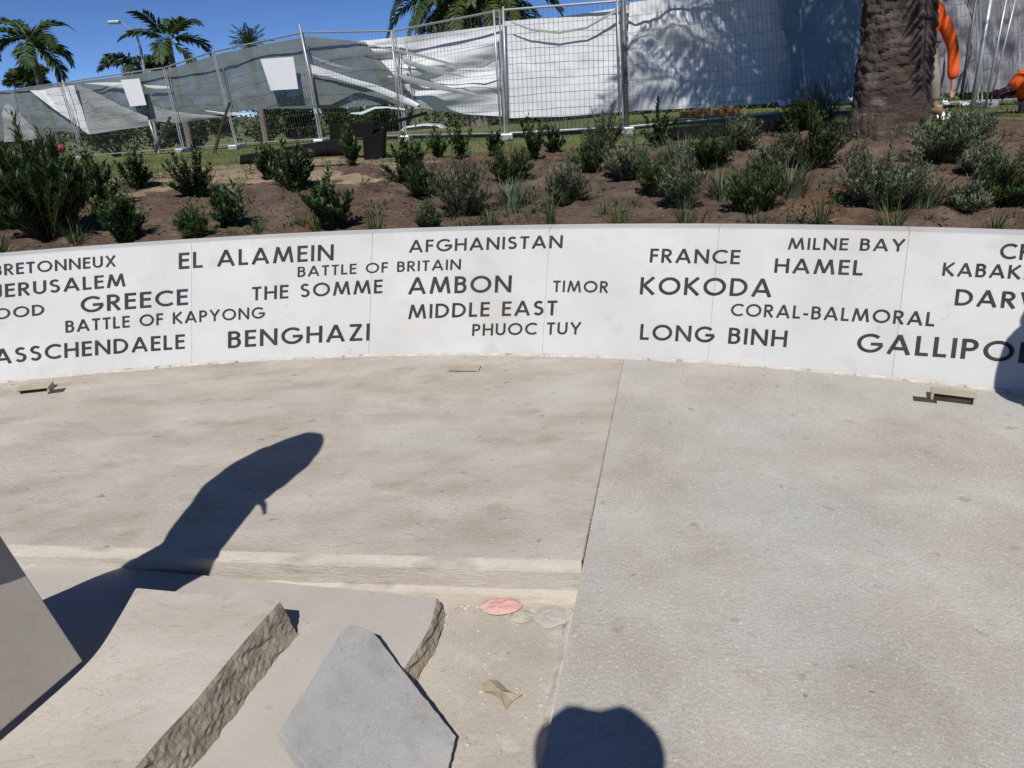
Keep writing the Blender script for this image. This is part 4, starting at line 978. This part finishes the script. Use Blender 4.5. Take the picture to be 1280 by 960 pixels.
# ------------------------------------------------------------------ palms and trees far behind
def far_palm(px, pyc, d, Lf, n, label, rnd, thick=.16, lean=0, ll=.8, droop=2.0, e0=-.5, e1=1.3, group='feather palms behind the fence', nl=58, wd=.16):
    c = atd(px, pyc, d); zb = terr(c.x, c.y); b = Vector((c.x+lean, c.y, zb)); t = empty('palm_tree', b); tag(t, label, 'palm tree', group)
    top = c-b; m = MB(); m.tube([top*(i/10)+Vector((lean*.1*sin(i/10*pi), 0, 0)) for i in range(11)], [thick*(1.25-.4*i/10) for i in range(11)], 9); m.build('trunk', M['far_bark'], t)
    crown(t, top, n, Lf, rnd, nl=nl, ll=ll, wd=wd, e0=e0, e1=e1, droop=droop)
rr = random.Random(11)
far_palm(36, 52, 40, 2.5, 10, 'leftmost feather palm with a wide drooping crown', rr)
far_palm(210, 50, 42, 2.9, 8, 'middle feather palm with tall arching fronds, right of the street lamp', rr, droop=1.5)
far_palm(172, 78, 50, 2.6, 9, 'small far palm low behind the street lamp', rr, droop=1.2, e0=-.2, e1=.6)
far_palm(312, 56, 45, 1.35, 24, 'stubby dense palm left of the tall leaning post', rr, droop=.7, e0=-.3, e1=1.3, ll=.3, wd=.06, nl=26)
far_palm(588, -8, 27, 3.6, 60, 'broad date palm crown above the white sheet', rr, droop=1.5, e0=-.5, e1=1.3, ll=.6, thick=.35, nl=80, wd=.09)
far_palm(36, 102, 48, 1.4, 12, 'dark clump of low palm leaves at the foot of the leftmost palm', rr, droop=1.0, e0=-.2, e1=1.2)
def far_tree(px, py, d, w_, h_, label, rnd, mt='leaf_dark', n=4200):
    c = atd(px, py, d); zb = terr(c.x, c.y); t = empty('tree', (c.x, c.y, zb)); tag(t, label, 'tree', 'dark trees beyond the fence')
    ht = c.z-zb+h_*.5; m = MB(); m.tube([(0, 0, 0), (.1, 0, ht*.4), (-.1, .1, ht*.8)], [.22, .15, .06], 7)
    for i in range(6):
        a = rnd.uniform(0, 6.28); m.tube([(0, 0, ht*.35), (cos(a)*w_*.35, sin(a)*w_*.35, ht*rnd.uniform(.6, .9))], [.09, .03], 5)
    m.build('trunk', M['far_bark'], t)
    f = MB(); cl = [(Vector((rnd.gauss(0, .28)*w_, rnd.gauss(0, .25)*w_, ht-h_*.5+rnd.uniform(-.4, .42)*h_)), rnd.uniform(.12, .24)*w_) for _ in range(16)]
    for i in range(n):
        q, r = rnd.choice(cl); d_ = Vector((rnd.gauss(0, 1), rnd.gauss(0, 1), rnd.gauss(0, .8))).normalized()
        p_ = q+d_*r*rnd.uniform(.6, 1.1); e = Vector((rnd.uniform(-1, 1), rnd.uniform(-1, 1), rnd.uniform(-.5, 1))).normalized(); leafquad(f, p_, e, rnd.uniform(.2, .42), rnd.uniform(.13, .24))
    f.build('crown', M[mt], t)
for i, (px, py, d, w_, h_, lab) in enumerate(((20, 172, 52, 6, 1.6, 'dark tree low behind the far left fence panel'), (140, 164, 50, 6, 2.0, 'broad dark tree beneath the small white board'), (235, 158, 48, 4, 2.0, 'dark round tree between the two dark stakes'),
        (330, 148, 55, 5, 2.2, 'dark tree below the larger white board'), (372, 146, 52, 3, 3, 'slim tree beyond the gap under the larger board'), (425, 142, 56, 3.2, 3.2, 'slim tree beyond the gap left of the black box'),
        (480, 148, 46, 4, 2.6, 'dark tree behind the black box stand'), (590, 152, 50, 7, 1.8, 'wide dark tree below the white sheet left of the double posts'), (700, 148, 48, 8, 1.6, 'wide dark tree below the brightest white sheet'), (860, 138, 45, 9, 1.8, 'wide dark tree below the shaded sheet'),
        (1010, 128, 40, 6, 2.0, 'dark tree low behind the blue grey tarp'), (1240, 118, 42, 6, 2.0, 'dark tree low behind the mauve tarp'))):
    far_tree(px, py, d, w_, h_, lab, rr)

# scraps by the palm
for (px, py, d, s, lab) in ((1062, 128, 9.6, .10, 'white crumpled paper left of the palm trunk'), (980, 133, 10.5, .14, 'flat white scrap behind the bed left of the palm'), (1180, 131, 9.4, .08, 'white rag by the khaki trouser leg'), (1206, 132, 9.6, .09, 'white rag under the orange sleeve'), (1180, 152, 8.6, .13, 'pale broken stone right of the palm foot')):
    c = atd(px, py, d); m = MB(); rows = []
    for i in range(6):
        rows.append([(s*(i/5-.5)*1.2+.02*fbm(i, j, px), s*(j/5-.5), s*.5*abs(fbm(i*.7, j*.7, px))+s*.1*j) for j in range(6)])
    m.grid(rows); tag(m.build('paper_scrap', M['board'], org=c), lab, 'scrap')

# ------------------------------------------------------------------ people
def skinned(name, verts, edges, radii, mt, par, root=0, sub=1):
    me = bpy.data.meshes.new(name); me.from_pydata([tuple(v) for v in verts], edges, []); o = bpy.data.objects.new(name, me); COL.objects.link(o)
    md = o.modifiers.new('skin', 'SKIN'); md.use_smooth_shade = True
    for i, r in enumerate(radii):
        sv = me.skin_vertices[0].data[i]; sv.radius = (r, r) if not isinstance(r, tuple) else r; sv.use_root = (i == root)
    ss = o.modifiers.new('sub', 'SUBSURF'); ss.levels = ss.render_levels = sub
    dg = bpy.context.evaluated_depsgraph_get(); dg.update(); nm = bpy.data.meshes.new_from_object(o.evaluated_get(dg))
    o.modifiers.clear(); o.data = nm; bpy.data.meshes.remove(me); nm.materials.clear(); nm.materials.append(mt)
    nm.polygons.foreach_set('use_smooth', [True]*len(nm.polygons)); o.parent = par; return o
def person(base, J, label, shirt, pants, rz=0, hat=None, hand='skin', band=False, coat=0, sleeve=.93):
    """J: joint positions relative to base (metres)"""
    t = empty('person', base, rz); tag(t, label, 'person')
    V = {k: Vector(v) for k, v in J.items()}
    vs = []; ed = []; ra = []; ix = {}
    def add(k, p, r, par=None):
        ix[k] = len(vs); vs.append(p); ra.append(r)
        if par is not None: ed.append((ix[par], ix[k]))
    add('pel', V['pel'], (.13, .10)); add('waist', V['pel'].lerp(V['chest'], .45), (.12, .095), 'pel'); add('chest', V['chest'], (.155, .11), 'waist')
    add('neckb', V['neck'], .065, 'chest'); add('neck', V['neck'].lerp(V['head'], .45), .055, 'neckb')
    hd = (V['head']-V['neck']).normalized()
    add('jaw', V['head']-hd*.045+V['face']*.012, .07, 'neck'); add('skull', V['head']+hd*.045-V['face']*.008, .088, 'jaw'); add('crownv', V['head']+hd*.105-V['face']*.01, .05, 'skull')
    for s in 'lr':
        add(s+'sh', V[s+'sh'], .062, 'chest'); add(s+'el', V[s+'el'], .042, s+'sh'); add(s+'wr', V[s+'wr'], .028, s+'el')
        d = (V[s+'wr']-V[s+'el']).normalized(); side = V[s+'side'] if s+'side' in V else d.cross(Vector((0, 1, 0))).normalized()
        pm = V[s+'wr']+d*.06; add(s+'palm', pm, (.03, .02), s+'wr')
        bend = V[s+'bend'] if s+'bend' in V else Vector((0, 1, 0))
        for f in range(4):
            o_ = side*(.024-.016*f); L_ = (.075, .085, .08, .062)[f]
            a = pm+d*.032+o_; b = a+d*L_*.5+bend*.012; c = b+d*L_*.35+bend*.03
            add(s+'f%d' % f, a, .0105, s+'palm'); add(s+'g%d' % f, b, .009, s+'f%d' % f); add(s+'h%d' % f, c, .0075, s+'g%d' % f)
        a = pm-d*.02+side*.035+bend*.01; add(s+'t0', a, .012, s+'palm'); add(s+'t1', a+side*.022+d*.035+bend*.01, .010, s+'t0')
        add(s+'hip', V[s+'hip'], .085, 'pel'); add(s+'kn', V[s+'kn'], .055, s+'hip'); add(s+'an', V[s+'an'], .042, s+'kn')
        add(s+'toe', V[s+'an']+V['toe']*.16+Vector((0, 0, -.05)), (.045, .03), s+'an')
    skinned('body', vs, ed, ra, M[hand], t)
    # clothing
    def sub(keys, grow, name, mt, edges, r=None):                # r overrides the radii
        v2 = [vs[ix[k]] if not isinstance(k, tuple) else vs[ix[k[0]]].lerp(vs[ix[k[1]]], k[2]) for k in keys]
        r2 = []
        for k in keys:
            q = ra[ix[k]] if not isinstance(k, tuple) else ra[ix[k[0]]]
            r2.append(tuple(x+grow for x in q) if isinstance(q, tuple) else q+grow)
        return skinned(name, v2, edges, r or r2, mt, t)
    sub([('pel', 'waist', -.5), 'waist', 'chest', 'neckb', 'lsh', 'lel', ('lel', 'lwr', sleeve), 'rsh', 'rel', ('rel', 'rwr', sleeve)], .026, 'shirt', M[shirt], [(0, 1), (1, 2), (2, 3), (2, 4), (4, 5), (5, 6), (2, 7), (7, 8), (8, 9)])
    if not coat: sub([('pel', 'waist', .5), ('lhip', 'lkn', .12), 'lkn', ('lkn', 'lan', .85), ('rhip', 'rkn', .12), 'rkn', ('rkn', 'ran', .85)], .022, 'trousers', M[pants], [(0, 1), (1, 2), (2, 3), (0, 4), (4, 5), (5, 6)], [(.125, .10), .095, .07, .06, .095, .07, .06])
    if coat:                            # loose hooded coat, head to knees, outline shaped for the shadow it casts
        if isinstance(coat, list): pts, rr_ = coat
        else:
            kn = V['lkn'].lerp(V['rkn'], .5); hp = V['pel']
            pts = [V['head']+Vector((0, 0, .13)), V['head'], V['neck']+Vector((0, 0, .02)), V['neck'].lerp(V['chest'], .35), V['chest'], hp.lerp(V['chest'], .4), hp, hp.lerp(kn, .55), kn]
            rr_ = [.03, .13, .12, .20*coat, .22*coat, .19*coat, .18*coat, .19*coat, .20*coat]
        dense = smoothloop([Vector(p) for p in pts], 6); rd = [r.x for r in smoothloop([Vector((r, 0, 0)) for r in rr_], 6)]
        m = MB(); m.tube(dense, [max(.01, r*(1+.06*fbm(i*.33, r*4, 2))) for i, r in enumerate(rd)], 20); m.build('coat', M[shirt], t, smooth=True)
    for s in 'lr':
        skinned('boot', [V[s+'an'], V[s+'an']+Vector((0, 0, -.05)), V[s+'an']+V['toe']*.17+Vector((0, 0, -.06))], [(0, 1), (1, 2)], [.075, .075, .062], M['boot'], t)
    # face and hair
    F = V['face'].normalized(); sdv_ = F.cross(hd).normalized(); hc = V['head']
    def ball(c, rx, nm, mt, sq=1, n=8):
        m = MB(); rows = []
        for i in range(n+1):
            a = pi*i/n; rows.append([c+hd*cos(a)*rx*sq+(sdv_*cos(2*pi*j/10)+F*sin(2*pi*j/10))*rx*sin(a) for j in range(11)])
        m.grid(rows); return m.build(nm, mt, t, smooth=True)
    ball(hc+F*.088-hd*.005, .014, 'nose', M['skin'], 1.6)
    for q in (-1, 1): ball(hc+F*.078+sdv_*.03*q+hd*.03, .009, 'eye', M['black']); ball(hc+sdv_*.088*q+hd*.005, .02, 'ear', M['skin'], 1.5)
    ball(hc+F*.075-hd*.055, .018, 'mouth', M['glove'], .35)
    if hat:
        ball(hc+hd*.06-F*.012, .112, 'hat' if hat == 'hat' else 'hair', M['navy' if hat == 'hat' else 'hair'], .85)
        if hat == 'hat':
            m = MB(); m.prism([hc+hd*.075+F*.06-sdv_*.085, hc+hd*.07+F*.17-sdv_*.06, hc+hd*.068+F*.19, hc+hd*.07+F*.17+sdv_*.06, hc+hd*.075+F*.06+sdv_*.085], hd*.008); m.build('hat_brim', M['navy'], t)
    if band:
        p_ = V['pel'].lerp(V['chest'], .35); d_ = (V['chest']-V['pel']).normalized(); a_ = d_.orthogonal().normalized(); b_ = d_.cross(a_)
        m = MB(); rows = [[p_+d_*z+(a_*cos(2*pi*j/20)+b_*sin(2*pi*j/20))*.166 for j in range(21)] for z in (-.025, .025)]; m.grid(rows); m.build('reflective_band', M['silver'], t)
    return t
# worker behind the palm: leaning forward, arm hanging beside the trunk
def rel(b, px, py, d): return atd(px, py, d)-b
b = atd(1158, 139, 8.9)
def R1(px, py, dd=0): return rel(b, px, py, 8.9+dd)
person(b, {'pel': R1(1152, 58, .1), 'chest': R1(1160, 24, .0), 'neck': R1(1158, -6, -.05), 'head': R1(1157, -24, -.1), 'face': (-.3, -.9, -.3),
 'lsh': R1(1177, 20, -.05), 'lel': R1(1192, 58, -.05), 'lwr': R1(1191, 104, -.1), 'lside': (.9, .3, 0), 'lbend': (-.6, -.4, 0), 'rsh': R1(1140, 4, .05), 'rel': R1(1130, 40, .1), 'rwr': R1(1128, 74, .0),
 'lhip': R1(1163, 62, .1), 'lkn': R1(1168, 98, .0), 'lan': R1(1168, 133, .05), 'rhip': R1(1143, 62, .15), 'rkn': R1(1140, 98, .1), 'ran': R1(1138, 134, .15), 'toe': (.9, -.3, 0)},
 'worker in an orange long-sleeved shirt and khaki trousers, half hidden by the palm trunk', 'orange', 'khaki', hat='hat')
b = atd(1290, 158, 9.6)
def R2(px, py, dd=0): return rel(b, px, py, 9.6+dd)
person(b, {'pel': R2(1287, 128, .1), 'chest': R2(1285, 104, .0), 'neck': R2(1289, 88, -.03), 'head': R2(1300, 78, -.06), 'face': (-.8, -.5, -.3),
 'lsh': R2(1277, 95, -.12), 'lel': R2(1266, 108, -.15), 'lwr': R2(1252, 113, -.25), 'rsh': R2(1293, 95, .15), 'rel': R2(1276, 112, .2), 'rwr': R2(1258, 118, .1),
 'lhip': R2(1285, 131, .0), 'lkn': R2(1276, 151, -.15), 'lan': R2(1296, 156, -.1), 'rhip': R2(1290, 131, .2), 'rkn': R2(1281, 151, .2), 'ran': R2(1300, 156, .25), 'toe': (.6, .6, 0)},
 'crouching worker in an orange shirt with a silver band at the right edge', 'orange', 'navy', hand='glove', hat='hair', band=True, sleeve=.25)
# people outside the frame whose shadows fall on the paving
def shadowed(px, py, h):            # the point h above the paving whose shadow falls on pixel (px, py)
    return onz(px, py)+sun_h*h+Vector((0, 0, h))
def stand(base, hgt, rz, label, lean=(0, 0), shirt='bluecol', pants='navy', arms='down', hat='hat', face=(0, 1, -.2), coat=0):
    k = hgt/1.75; L_ = Vector((lean[0], lean[1], 0))
    def S(x, y, z): return Vector((x, y, z))*k+L_*(z*k)**1.5*.5
    J = {'pel': S(0, 0, .95), 'chest': S(0, .0, 1.28), 'neck': S(0, 0, 1.48), 'head': S(0, .03, 1.62), 'face': face, 'toe': (0, 1, 0),
         'lhip': S(.09, 0, .9), 'lkn': S(.1, .02, .5), 'lan': S(.1, 0, .09), 'rhip': S(-.09, 0, .9), 'rkn': S(-.1, .02, .5), 'ran': S(-.1, 0, .09),
         'lsh': S(.19, 0, 1.4), 'rsh': S(-.19, 0, 1.4)}
    if arms == 'down': J.update(lel=S(.25, -.02, 1.12), lwr=S(.23, .06, .87), rel=S(-.25, -.02, 1.12), rwr=S(-.23, .06, .87))
    if arms == 'fold': J.update(lel=S(.22, .08, 1.14), lwr=S(.02, .2, 1.2), rel=S(-.22, .08, 1.14), rwr=S(-.02, .22, 1.14))
    return person(base, J, label, shirt, pants, rz, hat, coat=coat)
sun_h = Vector((TOSUN.x, TOSUN.y, 0))/TOSUN.z
# left: shadow tip of the head at (385,545)
pv = shadowed(233, 690, 1.04); ch = shadowed(306, 606, 1.47); nk = shadowed(334, 586, 1.65); hd_ = shadowed(356, 568, 1.80)
CP = [shadowed(391, 543, 1.88), shadowed(380, 553, 1.85), shadowed(360, 568, 1.80), shadowed(332, 586, 1.68), shadowed(304, 606, 1.52), shadowed(276, 632, 1.35), shadowed(246, 664, 1.18), pv]
CR_ = [.06, .115, .165, .190, .192, .152, .122, .115, .125, .17, .165]
B0 = Vector((pv.x-.45, pv.y-.1, LOW+.05))
sx_ = Vector((.8, -.55, 0))
JL = {'pel': pv, 'chest': ch, 'neck': nk, 'head': hd_, 'lsh': ch+Vector((.03, -.15, .08)), 'rsh': ch+Vector((-.03, .15, .10)),
      'lel': ch+Vector((.03, -.15, -.16)), 'lwr': ch+Vector((-.06, -.02, -.30)), 'rel': ch+Vector((-.05, .15, -.14)), 'rwr': ch+Vector((-.08, .05, -.30)),
      'lhip': pv+Vector((.0, -.07, -.06)), 'lkn': pv+Vector((-.20, .07, -.48)), 'lan': pv+Vector((-.38, .24, -1.04)),
      'rhip': pv+Vector((-.03, .09, -.06)), 'rkn': pv+Vector((-.25, .22, -.48)), 'ran': pv+Vector((-.45, .34, -1.04))}
JL = {k: v-B0 for k, v in JL.items()}; JL['face'] = (.85, .25, -.15); JL['toe'] = (.9, .3, 0)
CP += [B0+(JL['lkn']+JL['rkn'])*.5*k_+(pv-B0)*(1-k_) for k_ in (.5, 1)]+[B0+(JL['lan']+JL['ran'])*.5+Vector((.05, 0, .2))]
person(B0, JL, 'unseen person just left of the picture, coat shaped to cast the shadow on the raised paving', 'bluecol', 'navy', 0, None, coat=[[p-B0 for p in CP], CR_])  # unseen figure, coat path traced to throw the left shadow
lp_ = bpy.data.objects['coat'].parent
m = MB(); m.tube([shadowed(358, 562, 1.83)-B0, shadowed(378, 566, 1.82)-B0, shadowed(393, 562, 1.82)-B0], [.06, .045, .016], 8); m.build('shadow_hood_peak', M['bluecol'], lp_, smooth=True)  # unseen peak added to give that shadow its hooked tip
m = MB(); m.tube([shadowed(318, 618, 1.46)-B0, shadowed(330, 632, 1.44)-B0, shadowed(331, 643, 1.42)-B0], [.03, .014, .007], 6); m.build('strap', M['navy'], lp_, smooth=True)  # unseen strap added for the small spur on the same shadow
# right: shadow on the wall at (1262,410)
th_, z_ = onwall(1264, 410); q = wp(th_, z_); hb = q+sun_h*(1.61-z_); stand(Vector((hb.x+.18, hb.y, 0)), 1.72, 0, 'person just right of the picture whose shadow falls on the wall', arms='down', coat=1.1)
# photographer, holding the camera up in front of the face
E = EYE
J = {'pel': (0, -.36, -.68), 'chest': (0, -.30, -.33), 'neck': (0, -.24, -.12), 'head': (0.0, -.135, .035), 'face': (0, .9, -.4), 'toe': (0, 1, 0),
     'lhip': (.09, -.36, -.72), 'lkn': (.1, -.34, -1.12), 'lan': (.12, -.36, -1.51), 'rhip': (-.09, -.36, -.72), 'rkn': (-.1, -.34, -1.12), 'ran': (-.12, -.36, -1.51),
     'lsh': (.19, -.27, -.2), 'lel': (.23, -.2, -.29), 'lwr': (.12, -.06, -.035), 'lside': (.2, -.5, .4), 'lbend': (-1, 0, 0),
     'rsh': (-.19, -.27, -.2), 'rel': (-.25, -.2, -.29), 'rwr': (-.135, -.06, -.03), 'rside': (-.2, -.5, .4), 'rbend': (1, 0, 0)}
pp = person(E.copy(), J, 'photographer standing on the right slab holding a small camera, seen only by the shadow', 'bluecol', 'navy', 0, 'hair')
m = MB(); rows = []
for i in range(5):
    rows.append([(cos(2*pi*j/36)*(.08+.10*i/4)*1.0, -.125+sin(2*pi*j/36)*(.08+(.082+.014*sin(2*pi*j/36*7+1))*i/4), .115-.012*i/4+.012*sin(2*pi*j/36*3)*i/4) for j in range(37)])
m.grid(rows); o = m.build('hat_brim', M['navy'], pp, smooth=True); sl_ = o.modifiers.new('t', 'SOLIDIFY'); sl_.thickness = .004  # unseen brim, wavy edge shaped to widen the photographer's shadow
m = MB(); m.tube([(0, -.13, .10), (0, -.13, .16), (0, -.14, .185)], [.10, .095, .05], 16); m.build('hat', M['navy'], pp, smooth=True)
m = MB(); m.box((-.055, -.045, -.03), (.055, -.02, .032)); o = m.build('compact_camera', M['black'], org=E); tag(o, 'small black compact camera held by the photographer', 'camera'); bevel(o, .004)
